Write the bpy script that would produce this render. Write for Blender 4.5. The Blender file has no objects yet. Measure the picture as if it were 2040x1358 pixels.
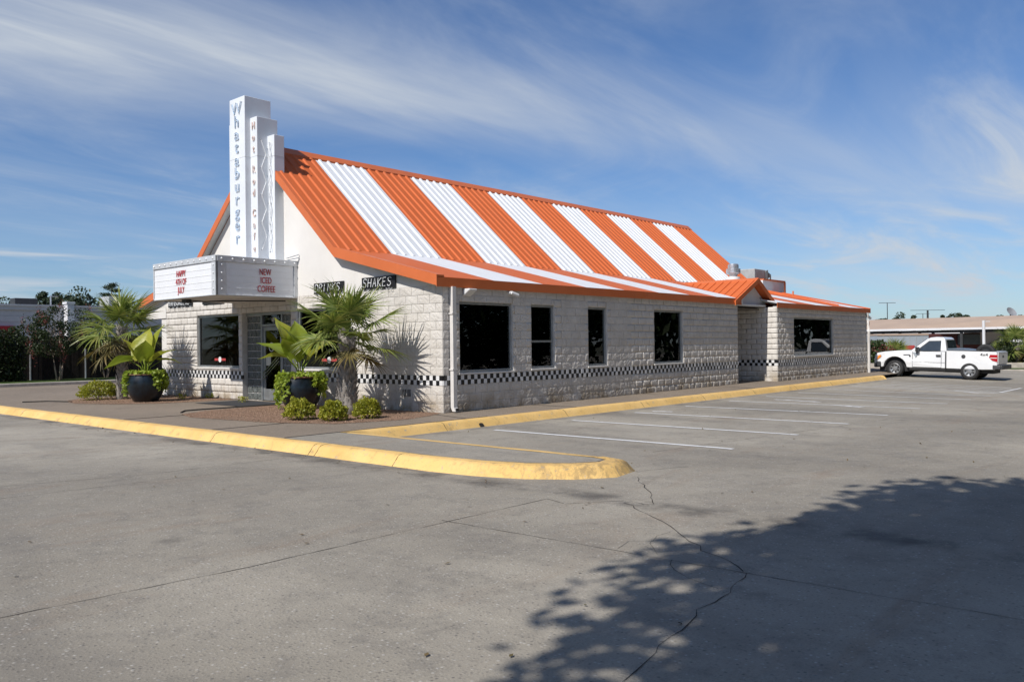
import bpy, math, random
import numpy as np
from mathutils import Vector, Matrix
random.seed(7); RNG = np.random.default_rng(7)
S = bpy.context.scene
COL = S.collection
rad = math.radians

# ------------------------------------------------------------------ camera
# world: x runs along the long side wall, y along the gable front, z up; origin = near building corner
YAW, PITCH, ROLL, FPX = 0.72607, 0.00453, -0.01199, 1663.37
CAM = np.array([-12.858, -13.475, 1.502])
_f = np.array([math.cos(YAW)*math.cos(PITCH), math.sin(YAW)*math.cos(PITCH), math.sin(PITCH)])
_r = np.cross(_f, [0, 0, 1]); _r /= np.linalg.norm(_r); _u = np.cross(_r, _f)
CR = _r*math.cos(ROLL)+_u*math.sin(ROLL); CU = -_r*math.sin(ROLL)+_u*math.cos(ROLL)
cd = bpy.data.cameras.new('camera'); cam = bpy.data.objects.new('camera', cd); COL.objects.link(cam)
cd.sensor_fit = 'HORIZONTAL'; cd.sensor_width = 36; cd.lens = FPX/2040*36
cd.clip_start = .05; cd.clip_end = 6000
m = Matrix.Identity(4)
for i in range(3):
    m[i][0] = CR[i]; m[i][1] = CU[i]; m[i][2] = -_f[i]; m[i][3] = CAM[i]
cam.matrix_world = m; S.camera = cam
S.render.resolution_x = 1024; S.render.resolution_y = 681

def ray(px, py): return _f+CR*(px-1020)/FPX-CU*(py-679)/FPX
def onz(px, py, z): d = ray(px, py); return CAM+d*((z-CAM[2])/d[2])
def onx(px, py, x): d = ray(px, py); return CAM+d*((x-CAM[0])/d[0])
def ony(px, py, y): d = ray(px, py); return CAM+d*((y-CAM[1])/d[1])
def at(px, py, depth): return CAM+ray(px, py)*depth
def depth_of(p): return float((np.asarray(p)-CAM)@_f)

# ------------------------------------------------------------------ light
SUN = np.array([1.0, .052, -.98])            # direction in which the sunlight travels
SUN = SUN/np.linalg.norm(SUN)
sd = bpy.data.lights.new('sun', 'SUN'); sd.energy = 4.8; sd.angle = rad(.53); sd.color = (1, .955, .89)
so = bpy.data.objects.new('sun', sd); COL.objects.link(so)
so.rotation_euler = Vector(SUN).to_track_quat('-Z', 'Y').to_euler(); so.location = (-40, 0, 40)
W = bpy.data.worlds.new('World'); S.world = W; W.use_nodes = True
nt = W.node_tree; nt.nodes.clear()
def N(t, **k):
    n = nt.nodes.new(t)
    for a, b in k.items(): setattr(n, a, b)
    return n
L = lambda a, b: nt.links.new(a, b)
out = N('ShaderNodeOutputWorld'); bg = N('ShaderNodeBackground'); bg.inputs[1].default_value = .075
sky = N('ShaderNodeTexSky'); sky.sky_type = 'NISHITA'; sky.sun_disc = False
sky.sun_elevation = math.asin(-SUN[2]); sky.sun_rotation = math.atan2(-SUN[0], -SUN[1])
sky.air_density = 1.0; sky.dust_density = .35; sky.ozone_density = 2.2; sky.altitude = 150
tc = N('ShaderNodeTexCoord'); sx = N('ShaderNodeSeparateXYZ'); L(tc.outputs['Generated'], sx.inputs[0])
def M(op, a, b=None, c=None, clamp=False):
    n = N('ShaderNodeMath', operation=op); n.use_clamp = clamp
    for i, v in enumerate((a, b, c)):
        if v is None: continue
        if isinstance(v, (int, float)): n.inputs[i].default_value = v
        else: L(v, n.inputs[i])
    return n.outputs[0]
zz = M('ADD', M('MAXIMUM', sx.outputs[2], 0.0), .10)
cx = M('DIVIDE', sx.outputs[0], zz); cy = M('DIVIDE', sx.outputs[1], zz)
cmb = N('ShaderNodeCombineXYZ'); L(cx, cmb.inputs[0]); L(cy, cmb.inputs[1])
def cloudnoise(rot, scale, loc, nscale, detail, rough, dist, lo, hi):
    mp = N('ShaderNodeMapping'); mp.inputs['Rotation'].default_value = (0, 0, rot)
    mp.inputs['Scale'].default_value = scale; mp.inputs['Location'].default_value = loc
    L(cmb.outputs[0], mp.inputs[0])
    nz = N('ShaderNodeTexNoise'); nz.inputs['Scale'].default_value = nscale; nz.inputs['Detail'].default_value = detail
    nz.inputs['Roughness'].default_value = rough; nz.inputs['Distortion'].default_value = dist; L(mp.outputs[0], nz.inputs[0])
    mr = N('ShaderNodeMapRange'); mr.interpolation_type = 'SMOOTHSTEP'; mr.clamp = True
    mr.inputs[1].default_value = lo; mr.inputs[2].default_value = hi; L(nz.outputs[0], mr.inputs[0]); return mr.outputs[0]
def ss(v, lo, hi, a=0., b=1.):
    mr = N('ShaderNodeMapRange'); mr.interpolation_type = 'SMOOTHSTEP'; mr.clamp = True
    for q, val in ((1, lo), (2, hi), (3, a), (4, b)): mr.inputs[q].default_value = val
    L(v, mr.inputs[0]); return mr.outputs[0]
# cloud-deck coordinates along (ct) and across (cn) the main cirrus streak
ct = M('SUBTRACT', M('MULTIPLY', cx, .915), M('MULTIPLY', cy, .40)); cn = M('ADD', M('MULTIPLY', cx, .40), M('MULTIPLY', cy, .915))
wob = cloudnoise(0, (.55, .55, 1), (1.3, 4.1, 0), 1.0, 3, .5, 0, 0., 1.)
fib = cloudnoise(rad(23.6), (.55, 2.6, 1), (.4, .3, 2), 1.1, 8, .56, .6, .30, .78)       # fibres parallel to the streak
fib2 = cloudnoise(rad(30), (.7, 1.5, 1), (4.4, 7.3, 5), 1.1, 9, .60, .7, .42, .80)
veil = cloudnoise(rad(10), (.5, 1.0, 1), (5.3, 1.2, 3), .7, 7, .58, .4, .40, .80)
d1 = M('ABSOLUTE', M('ADD', M('SUBTRACT', cn, 2.10), M('MULTIPLY', wob, -.45)))
b1 = M('MULTIPLY', M('MULTIPLY', ss(d1, .03, .52, 1, 0), ss(fib, 0, 1, .5, 1)), ss(ct, -.6, 2.6, 1.0, .34))
d2 = M('ABSOLUTE', M('ADD', M('SUBTRACT', cn, 1.75), M('MULTIPLY', wob, -.25)))
b2 = M('MULTIPLY', M('MULTIPLY', ss(d2, .1, .55, 1, 0), ss(fib2, 0, 1, .35, 1)), ss(ct, 1.5, 2.6))
hz = M('MULTIPLY', ss(sx.outputs[2], .03, .26, 1, 0), ss(fib2, 0, 1, .12, 1))
cl = M('ADD', M('ADD', M('MULTIPLY', b1, .85), M('MULTIPLY', b2, .45)), M('ADD', M('ADD', M('MULTIPLY', fib2, .30), M('MULTIPLY', veil, .32)), M('ADD', M('MULTIPLY', hz, .75), M('MULTIPLY', fib, .10))), clamp=True)
grade = N('ShaderNodeMixRGB', blend_type='MULTIPLY'); grade.inputs[0].default_value = 1
grade.inputs[2].default_value = (.79, 1.05, 1.40, 1); L(sky.outputs[0], grade.inputs[1])
mix = N('ShaderNodeMixRGB'); L(cl, mix.inputs[0]); L(grade.outputs[0], mix.inputs[1]); mix.inputs[2].default_value = (7.6, 8.3, 9.2, 1)
L(mix.outputs[0], bg.inputs[0]); L(bg.outputs[0], out.inputs[0])
S.view_settings.view_transform = 'Standard'; S.view_settings.look = 'None'
S.view_settings.gamma = 1; S.view_settings.exposure = 0.0; S.view_settings.use_curve_mapping = False

# ------------------------------------------------------------------ materials
MATS = {}
def srgb(*c): return tuple((v/255/12.92 if v/255 <= .04045 else ((v/255+.055)/1.055)**2.4) for v in c)+(1,)
class NT:
    def __init__(s, name):
        s.m = bpy.data.materials.new(name); s.m.use_nodes = True; s.t = s.m.node_tree; s.t.nodes.clear()
        s.out = s.n('ShaderNodeOutputMaterial'); s.geo = s.n('ShaderNodeNewGeometry')
    def n(s, t, **k):
        x = s.t.nodes.new(t)
        for a, b in k.items(): setattr(x, a, b)
        return x
    def l(s, a, b): s.t.links.new(a, b)
    def noise(s, scale, detail=4, rough=.55, vec=None, stretch=None, dist=0):
        x = s.n('ShaderNodeTexNoise'); x.inputs['Scale'].default_value = scale; x.inputs['Detail'].default_value = detail
        x.inputs['Roughness'].default_value = rough; x.inputs['Distortion'].default_value = dist
        v = vec or s.geo.outputs['Position']
        if stretch:
            mp = s.n('ShaderNodeMapping'); mp.inputs['Scale'].default_value = stretch; s.l(v, mp.inputs[0]); v = mp.outputs[0]
        s.l(v, x.inputs['Vector']); return x.outputs[0]
    def rng(s, v, lo, hi, a=0., b=1., smooth=True):
        x = s.n('ShaderNodeMapRange'); x.clamp = True
        if smooth: x.interpolation_type = 'SMOOTHSTEP'
        x.inputs[1].default_value = lo; x.inputs[2].default_value = hi; x.inputs[3].default_value = a; x.inputs[4].default_value = b
        s.l(v, x.inputs[0]); return x.outputs[0]
    def mixc(s, f, a, b, mode='MIX'):
        x = s.n('ShaderNodeMixRGB', blend_type=mode)
        for i, v in enumerate((f, a, b)):
            if isinstance(v, (int, float)): x.inputs[i].default_value = v
            elif isinstance(v, tuple): x.inputs[i].default_value = v if len(v) == 4 else v+(1,)
            else: s.l(v, x.inputs[i])
        return x.outputs[0]
    def math(s, op, a, b=None, clamp=False):
        x = s.n('ShaderNodeMath', operation=op); x.use_clamp = clamp
        for i, v in enumerate((a, b)):
            if v is None: continue
            if isinstance(v, (int, float)): x.inputs[i].default_value = v
            else: s.l(v, x.inputs[i])
        return x.outputs[0]
    def bsdf(s, color, rough=.6, metal=0, spec=.5, bump=None, bdist=.01, bstr=1., coat=0):
        b = s.n('ShaderNodeBsdfPrincipled')
        if isinstance(color, tuple): b.inputs['Base Color'].default_value = color if len(color) == 4 else color+(1,)
        else: s.l(color, b.inputs['Base Color'])
        if isinstance(rough, (int, float)): b.inputs['Roughness'].default_value = rough
        else: s.l(rough, b.inputs['Roughness'])
        b.inputs['Metallic'].default_value = metal; b.inputs['Specular IOR Level'].default_value = spec
        b.inputs['Coat Weight'].default_value = coat
        if bump is not None:
            k = s.n('ShaderNodeBump'); k.inputs['Distance'].default_value = bdist; k.inputs['Strength'].default_value = bstr
            s.l(bump, k.inputs['Height']); s.l(k.outputs[0], b.inputs['Normal'])
        return b
    def done(s, sh): s.l(sh.outputs[0], s.out.inputs[0]); MATS[s.m.name] = s.m; return s.m
def plain(name, c, rough=.55, metal=0, spec=.5, var=.12, vs=3., fine=40., bump=.0, dirt=0., dirtc=(.1, .085, .06), coat=0):
    """painted / moulded surface: two scales of tone variation, optional grime and fine relief"""
    t = NT(name); c = c[:3]
    a = t.mixc(t.rng(t.noise(vs, 5), .3, .7), tuple(v*(1-var) for v in c), tuple(min(1, v*(1+var*.6)) for v in c))
    a = t.mixc(t.math('MULTIPLY', t.rng(t.noise(fine, 3), .45, .75), var*1.2, clamp=True), a, tuple(v*.6 for v in c))
    if dirt: a = t.mixc(t.math('MULTIPLY', t.rng(t.noise(vs*.8, 7, .65, dist=.6), .5, .75), dirt), a, dirtc)
    r = t.rng(t.noise(vs*2, 4), .3, .7, max(0.03, rough-.08), min(1, rough+.1))
    return t.done(t.bsdf(a, r, metal, spec, t.noise(fine*1.5, 4) if bump else None, bump or .01, .6, coat))

def leafmat(name, cols, trans=.35, rough=.5):
    t = NT(name); cr = t.n('ShaderNodeValToRGB'); e = cr.color_ramp.elements
    while len(e) < len(cols): e.new(.5)
    for i, c in enumerate(cols): e[i].position = i/(len(cols)-1); e[i].color = tuple(c[:3])+(1,)
    v = t.math('ADD', t.math('MULTIPLY', t.geo.outputs['Random Per Island'], .75), t.math('MULTIPLY', t.rng(t.noise(2.5, 3), .3, .7), .25))
    t.l(v, cr.inputs[0])
    b = t.bsdf(cr.outputs[0], rough, 0, .35); tr = t.n('ShaderNodeBsdfTranslucent')
    t.l(t.mixc(1., cr.outputs[0], (1.0, 1.0, .55), 'MULTIPLY'), tr.inputs[0])
    mx = t.n('ShaderNodeMixShader'); mx.inputs[0].default_value = trans; t.l(b.outputs[0], mx.inputs[1]); t.l(tr.outputs[0], mx.inputs[2])
    return t.done(mx)

def make_mats():
    # --- parking lot concrete
    t = NT('lot_concrete'); P = t.geo.outputs['Position']
    base = t.mixc(t.rng(t.noise(.16, 6, .6, dist=.4), .32, .7), (.238, .214, .176), (.382, .346, .286))
    base = t.mixc(t.math('MULTIPLY', t.rng(t.noise(.42, 8, .68, stretch=(1, .3, 1)), .46, .72), .62), base, (.150, .137, .120))
    base = t.mixc(t.math('MULTIPLY', t.rng(t.noise(.8, 9, .72, stretch=(.3, 1.1, 1), dist=.9), .52, .72), .55), base, (.235, .175, .125))
    base = t.mixc(t.math('MULTIPLY', t.rng(t.noise(3.2, 7, .74), .47, .70), .42), base, (.135, .125, .112))
    sp = t.n('ShaderNodeTexVoronoi'); sp.inputs['Scale'].default_value = 36; t.l(P, sp.inputs['Vector'])
    sc = t.n('ShaderNodeSeparateColor'); t.l(sp.outputs['Color'], sc.inputs[0])
    grain = t.rng(sp.outputs['Distance'], .05, .5, 1, 0)
    base = t.mixc(t.math('MULTIPLY', t.math('MULTIPLY', grain, t.rng(sc.outputs[0], .72, .95)), .75), base, (.52, .5, .46))
    base = t.mixc(t.math('MULTIPLY', t.math('MULTIPLY', grain, t.rng(sc.outputs[1], .70, .95)), .7), base, (.075, .07, .068))
    base = t.mixc(t.math('MULTIPLY', t.rng(t.noise(60, 4, .75), .48, .72), .5), base, (.12, .115, .11))
    # oil spots
    vo = t.n('ShaderNodeTexVoronoi'); vo.inputs['Scale'].default_value = .55; t.l(P, vo.inputs['Vector'])
    v2 = t.n('ShaderNodeSeparateColor'); t.l(vo.outputs['Color'], v2.inputs[0])
    spot = t.math('MULTIPLY', t.rng(t.math('ADD', vo.outputs['Distance'], t.math('MULTIPLY', t.noise(9, 5), .12)), .07, .16, 1, 0), t.rng(v2.outputs[0], .45, .55))
    base = t.mixc(t.math('MULTIPLY', spot, .5), base, (.06, .055, .05))
    # damp, dirty gutter along the front kerb and the side kerb
    xyz = t.n('ShaderNodeSeparateXYZ'); t.l(P, xyz.inputs[0])
    wob = t.math('MULTIPLY', t.math('SUBTRACT', t.noise(.7, 5), .5), .55)
    gx = t.math('ABSOLUTE', t.math('ADD', t.math('ADD', xyz.outputs[0], 5.5), wob)); gm = t.rng(gx, .04, .36, 1, 0)
    gy = t.math('ABSOLUTE', t.math('ADD', t.math('ADD', xyz.outputs[1], 1.95), wob)); gm2 = t.math('MULTIPLY', t.rng(gy, .02, .3, 1, 0), t.rng(xyz.outputs[0], -3.6, -3.2))
    g = t.math('MULTIPLY', t.math('MAXIMUM', gm, t.math('MULTIPLY', gm2, .6)), t.rng(t.noise(1.4, 6, .65), .38, .62))
    base = t.mixc(t.math('MULTIPLY', g, .75), base, (.06, .055, .05))
    hb = t.math('ADD', t.math('MULTIPLY', t.noise(110, 4, .7), .5), t.math('MULTIPLY', grain, .4))
    t.done(t.bsdf(base, t.rng(t.noise(3, 4), .3, .7, .72, .92), 0, .35, hb, .006, .9))
    # --- exposed-aggregate walkway
    t = NT('walk_aggregate')
    b = t.mixc(t.rng(t.noise(.4, 6, .6), .3, .7), (.185, .145, .106), (.265, .21, .158))
    vo = t.n('ShaderNodeTexVoronoi'); vo.inputs['Scale'].default_value = 60; t.l(t.geo.outputs['Position'], vo.inputs['Vector'])
    b = t.mixc(.5, b, t.mixc(vo.outputs['Color'], (.10, .085, .07), (.36, .3, .24)))
    b = t.mixc(t.math('MULTIPLY', t.rng(t.noise(1.6, 6, .65, dist=.5), .52, .75), .45), b, (.10, .085, .07))
    t.done(t.bsdf(b, .85, 0, .3, vo.outputs['Distance'], .006, .8))
    t = NT('gravel_bed')
    vo = t.n('ShaderNodeTexVoronoi'); vo.inputs['Scale'].default_value = 38; t.l(t.geo.outputs['Position'], vo.inputs['Vector'])
    b = t.mixc(vo.outputs['Color'], (.13, .078, .05), (.36, .235, .165))
    b = t.mixc(t.math('MULTIPLY', t.rng(t.noise(1.2, 6), .45, .7), .5), b, (.2, .14, .1))
    t.done(t.bsdf(b, .95, 0, .2, vo.outputs['Distance'], .02, 1.))
    # --- kerb paint: yellow, worn to concrete on the edges and scuffed by tyres
    t = NT('kerb_yellow')
    b = t.mixc(t.rng(t.noise(1.1, 6), .3, .7), (.70, .45, .15), (.77, .51, .195))
    b = t.mixc(t.math('MULTIPLY', t.rng(t.noise(.8, 7, .7), .45, .72), .5), b, (.55, .33, .10))
    b = t.mixc(t.math('MULTIPLY', t.rng(t.noise(3.6, 9, .75, stretch=(1, 1, .6)), .53, .66), .72), b, (.40, .27, .12))
    b = t.mixc(t.math('MULTIPLY', t.rng(t.noise(11, 8, .75), .57, .66), .8), b, (.36, .33, .28))
    b = t.mixc(t.math('MULTIPLY', t.rng(t.noise(26, 6, .75), .57, .70), .6), b, (.15, .115, .075))
    xyz = t.n('ShaderNodeSeparateXYZ'); t.l(t.geo.outputs['Position'], xyz.inputs[0])
    nose = t.math('MULTIPLY', t.rng(xyz.outputs[1], -7.7, -5.2, 1, 0), t.rng(t.noise(5, 9, .75, stretch=(2, 2, .6), dist=1.), .42, .6))   # tyre scuffs round the island nose
    b = t.mixc(t.math('MULTIPLY', nose, .62), b, (.24, .17, .09))
    t.done(t.bsdf(b, .7, 0, .35, t.noise(45, 5, .7), .006, .8))
    # --- white stall paint, worn through
    t = NT('stall_paint')
    b = t.bsdf(t.mixc(t.rng(t.noise(8, 5), .3, .7), (.60, .60, .60), (.74, .74, .74)), .75, 0, .3)
    tr = t.n('ShaderNodeBsdfTransparent'); mx = t.n('ShaderNodeMixShader')
    t.l(t.rng(t.math('ADD', t.noise(28, 6, .75), t.math('MULTIPLY', t.noise(.6, 3), .45)), .80, .98), mx.inputs[0]); t.l(b.outputs[0], mx.inputs[1]); t.l(tr.outputs[0], mx.inputs[2]); t.done(mx)
    # --- split-face block, painted
    t = NT('block_paint'); oi = t.n('ShaderNodeObjectInfo')
    b = t.mixc(t.rng(t.noise(1.7, 6, .6), .3, .7), (.575, .54, .495), (.69, .655, .61))
    b = t.mixc(t.math('MULTIPLY', oi.outputs['Random'], .16), b, (.47, .43, .38))
    b = t.mixc(t.math('MULTIPLY', t.geo.outputs['Random Per Island'], .20), b, (.45, .41, .36))
    xyz = t.n('ShaderNodeSeparateXYZ'); t.l(t.geo.outputs['Position'], xyz.inputs[0])
    low = t.rng(xyz.outputs[2], .0, .62, 1, 0)
    b = t.mixc(t.math('MULTIPLY', low, t.rng(t.noise(2.2, 7, .65), .34, .62, 0, .85)), b, (.30, .23, .145))
    b = t.mixc(t.math('MULTIPLY', t.rng(t.noise(9, 7, .7, stretch=(1, 1, .35)), .58, .76), .4), b, (.3, .265, .22))
    h = t.math('ADD', t.noise(26, 7, .62), t.math('MULTIPLY', t.noise(75, 5, .6), .35))
    t.done(t.bsdf(b, .85, 0, .25, h, .014, .7))
    plain('mortar', (.60, .57, .53), .9, var=.15, vs=4, fine=60, bump=.004)
    plain('stucco', (.69, .665, .63), .85, spec=.25, var=.04, vs=1.2, fine=90, bump=.003, dirt=.12, dirtc=(.5, .46, .4))
    plain('tile_black', (.012, .012, .014), .35, var=.2, vs=8, fine=60, bump=.002)
    plain('tile_white', (.72, .72, .72), .4, var=.06, vs=8, fine=60, bump=.002, dirt=.2, dirtc=(.5, .46, .4))
    for nm, c in (('roof_orange', (.60, .14, .042)), ('roof_white', (.73, .75, .775))):
        t = NT(nm)
        st = t.noise(2.2, 6, .6, stretch=(3.5, .6, .6))
        b = t.mixc(t.rng(st, .3, .7), tuple(v*.93 for v in c), c)
        b = t.mixc(t.math('MULTIPLY', t.rng(t.noise(1.1, 8, .7, stretch=(5, .5, .5)), .48, .74), .34), b, tuple(v*.55+.04 for v in c))
        t.done(t.bsdf(b, t.rng(st, .3, .7, .5, .62), 0, .18, t.noise(.9, 3), .01, .4))
    plain('trim_orange', (.60, .15, .045), .42, var=.05, vs=1.3, fine=30, dirt=.18, dirtc=(.3, .09, .04))
    plain('white_paint', (.76, .76, .75), .5, var=.04, vs=1.5, fine=50, dirt=.2, dirtc=(.45, .43, .4))
    plain('soffit_paint', (.55, .56, .55), .6, var=.06)
    plain('tower_paint', (.72, .745, .775), .42, var=.04, vs=1.2, fine=40, dirt=.22, dirtc=(.5, .51, .53))
    plain('sign_face', (.74, .75, .77), .35, var=.03, vs=1.5, fine=25, dirt=.12, dirtc=(.55, .55, .55))
    plain('sign_metal', (.60, .62, .64), .42, metal=.2, var=.1, vs=3, fine=25, dirt=.3, dirtc=(.3, .29, .28))
    plain('letter_red', (.42, .022, .03), .5, var=.1); plain('letter_blue', (.33, .50, .70), .4, var=.15, vs=6)
    plain('letter_orange', (.66, .36, .25), .4, var=.15, vs=6)
    plain('neon_tube', (.78, .79, .80), .15, var=.05); plain('neon_red', (.55, .03, .03), .2, var=.1)
    plain('board_black', (.013, .013, .014), .45, var=.25, vs=9)
    plain('alu', (.42, .44, .45), .38, metal=.7, var=.1, vs=4, fine=30)
    plain('alu_dark', (.16, .165, .17), .4, metal=.5, var=.12)
    plain('galv', (.56, .58, .60), .36, metal=.75, var=.14, vs=5, fine=20, dirt=.2)
    plain('unit_grey', (.40, .41, .41), .55, var=.1, vs=3, dirt=.3)
    plain('downspout', (.66, .63, .60), .45, var=.06, vs=3, dirt=.25, dirtc=(.35, .32, .28))
    plain('plastic_white', (.72, .72, .72), .4, var=.04); plain('black_rubber', (.018, .018, .019), .7, var=.2, vs=12, bump=.003)
    plain('black_plastic', (.022, .023, .025), .5, var=.2); plain('inner_dark', (.15, .13, .11), .7, var=.2)
    plain('inner_floor', (.15, .10, .08), .4, var=.2); plain('inner_red', (.20, .02, .02), .5, var=.1)
    plain('entry_dark', (.035, .035, .038), .95, var=.2, vs=20)
    plain('joint_dark', (.105, .092, .076), .95, var=.3, vs=12)
    plain('crack_dark', (.028, .025, .022), .95, var=.3, vs=12)
    plain('bark_boot', (.31, .28, .25), .9, var=.3, vs=9, fine=60, bump=.012)
    plain('bark', (.14, .105, .08), .9, var=.3, vs=9, fine=50, bump=.012)
    plain('bark_pale', (.30, .24, .19), .85, var=.25, vs=9, fine=50, bump=.006)
    plain('terracotta', (.17, .08, .05), .7, var=.2, vs=9)
    t = NT('pot_glaze')
    b = t.mixc(t.rng(t.noise(4, 7, .65, stretch=(1, 1, .4)), .35, .7), (.004, .006, .009), (.012, .022, .032))
    b = t.mixc(t.math('MULTIPLY', t.rng(t.noise(13, 6, .7), .55, .75), .5), b, (.035, .028, .024))
    t.done(t.bsdf(b, .3, 0, .4, t.noise(9, 4), .004, .5, .1))
    plain('soil', (.06, .04, .028), .95, var=.3, vs=12, bump=.01)
    # --- glass: thin tinted pane, mirror-like by Fresnel
    def glass(name, tint, rough=.0, ior=1.62):
        t = NT(name); g = t.n('ShaderNodeBsdfGlossy'); g.inputs['Roughness'].default_value = rough
        tr = t.n('ShaderNodeBsdfTransparent'); tr.inputs[0].default_value = tint+(1,)
        fr = t.n('ShaderNodeFresnel'); fr.inputs[0].default_value = ior
        bp = t.n('ShaderNodeBump'); bp.inputs['Distance'].default_value = .002; bp.inputs['Strength'].default_value = .25
        t.l(t.noise(1.3, 2), bp.inputs['Height']); t.l(bp.outputs[0], g.inputs['Normal'])
        mx = t.n('ShaderNodeMixShader'); t.l(fr.outputs[0], mx.inputs[0]); t.l(tr.outputs[0], mx.inputs[1]); t.l(g.outputs[0], mx.inputs[2]); t.done(mx)
    glass('glass_tint', (.42, .45, .45)); glass('glass_truck', (.16, .19, .20), .02)
    t = NT('glass_block')
    wv = t.noise(22, 3, .5, stretch=(1, 1, .6), dist=1.2)
    t.done(t.bsdf(t.mixc(t.rng(wv, .3, .7), (.05, .058, .055), (.17, .185, .18)), .12, 0, .7, wv, .02, .8))
    # --- vehicle
    t = NT('truck_paint'); t.done(t.bsdf(t.mixc(t.rng(t.noise(1.5, 4), .3, .7), (.74, .75, .77), (.79, .80, .81)), .22, 0, .5, None, coat=.6))
    plain('chrome', (.62, .63, .64), .2, metal=.95, var=.08); plain('wheel_silver', (.36, .37, .38), .38, metal=.7, var=.1, vs=14, dirt=.25)
    plain('truck_glass', (.035, .045, .055), .06, spec=.8, var=.1); plain('lamp_red', (.42, .012, .02), .2, var=.1); plain('lamp_amber', (.75, .25, .04), .2, var=.1); plain('lamp_clear', (.45, .48, .5), .15, metal=.3, var=.1)
    plain('bumper_grey', (.05, .052, .055), .5, var=.15); plain('cover_blue', (.12, .15, .19), .4, var=.15)
    plain('seat_grey', (.10, .10, .105), .8, var=.2)
    # --- surroundings
    plain('fence_wood', (.020, .015, .012), .9, var=.35, vs=5, fine=30, bump=.01)
    plain('siding_white', (.56, .55, .575), .7, var=.06, vs=1, dirt=.2, dirtc=(.4, .39, .4))
    plain('awning_red', (.30, .012, .02), .6, var=.1); plain('canopy_tan', (.42, .315, .24), .7, var=.06, vs=.4, fine=8)
    plain('steel_dark', (.03, .032, .035), .6, var=.2); plain('wall_white', (.66, .66, .68), .7, var=.05, vs=.7)
    plain('panel_grey', (.33, .37, .41), .6, var=.06, vs=.6); plain('panel_slate', (.10, .125, .135), .6, var=.1); plain('brick_maroon', (.085, .026, .024), .8, var=.15)
    plain('band_red', (.42, .05, .05), .6, var=.1); plain('kerb_pale', (.42, .38, .33), .9, var=.2, vs=4, fine=40)
    plain('pole_grey', (.25, .26, .28), .5, var=.1); plain('paper', (.62, .60, .50), .8, var=.12, vs=18); plain('decal_blue', (.05, .12, .3), .6)
    t = NT('grass'); b = t.mixc(t.rng(t.noise(2.5, 6), .3, .7), (.04, .075, .018), (.085, .125, .03)); t.done(t.bsdf(b, .95, 0, .2, t.noise(60, 4), .04, 1))
    t = NT('earth'); b = t.mixc(t.rng(t.noise(.05, 6), .3, .7), (.10, .11, .07), (.17, .16, .12)); t.done(t.bsdf(b, .95, 0, .2))
    leafmat('palm_leaf', [(.09, .14, .035), (.17, .23, .055), (.26, .31, .08), (.38, .37, .12)], .3, .36)
    leafmat('palm_leaf_old', [(.09, .085, .03), (.17, .14, .05), (.24, .17, .07)], .25, .5)
    leafmat('shrub_leaf', [(.17, .21, .025), (.33, .34, .04), (.50, .46, .07)], .35, .45)
    leafmat('vine_leaf', [(.16, .24, .03), (.29, .38, .05), (.42, .48, .08)], .42, .45)
    leafmat('tree_leaf', [(.022, .042, .014), (.04, .065, .02), (.06, .09, .025)], .25)
    leafmat('myrtle_leaf', [(.02, .035, .014), (.035, .055, .02), (.05, .07, .028)], .25)
    leafmat('bloom', [(.13, .035, .035), (.20, .06, .055), (.25, .09, .08)], .3)
    leafmat('far_leaf', [(.045, .065, .04), (.06, .085, .05), (.08, .10, .06)], .2)  # distance haze put into the paler leaf colours
    leafmat('hedge_leaf', [(.012, .022, .009), (.025, .04, .013), (.05, .07, .02)], .2)
    leafmat('dry_leaf', [(.10, .065, .03), (.16, .11, .05), (.08, .08, .03)], .1, .8)
    # elephant ear: yellow-green blade with pale veins
    t = NT('ear_leaf'); oi = t.n('ShaderNodeObjectInfo')
    b = t.mixc(oi.outputs['Random'], (.22, .29, .028), (.45, .44, .055))
    b = t.mixc(t.rng(t.noise(7, 5), .35, .7, 0, .4), b, (.2, .28, .025))
    d = t.bsdf(b, .38, 0, .4, t.noise(14, 3, stretch=(1, 1, 3)), .01, .4); tr = t.n('ShaderNodeBsdfTranslucent'); t.l(b, tr.inputs[0])
    mx = t.n('ShaderNodeMixShader'); mx.inputs[0].default_value = .4; t.l(d.outputs[0], mx.inputs[1]); t.l(tr.outputs[0], mx.inputs[2]); t.done(mx)
make_mats()

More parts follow.
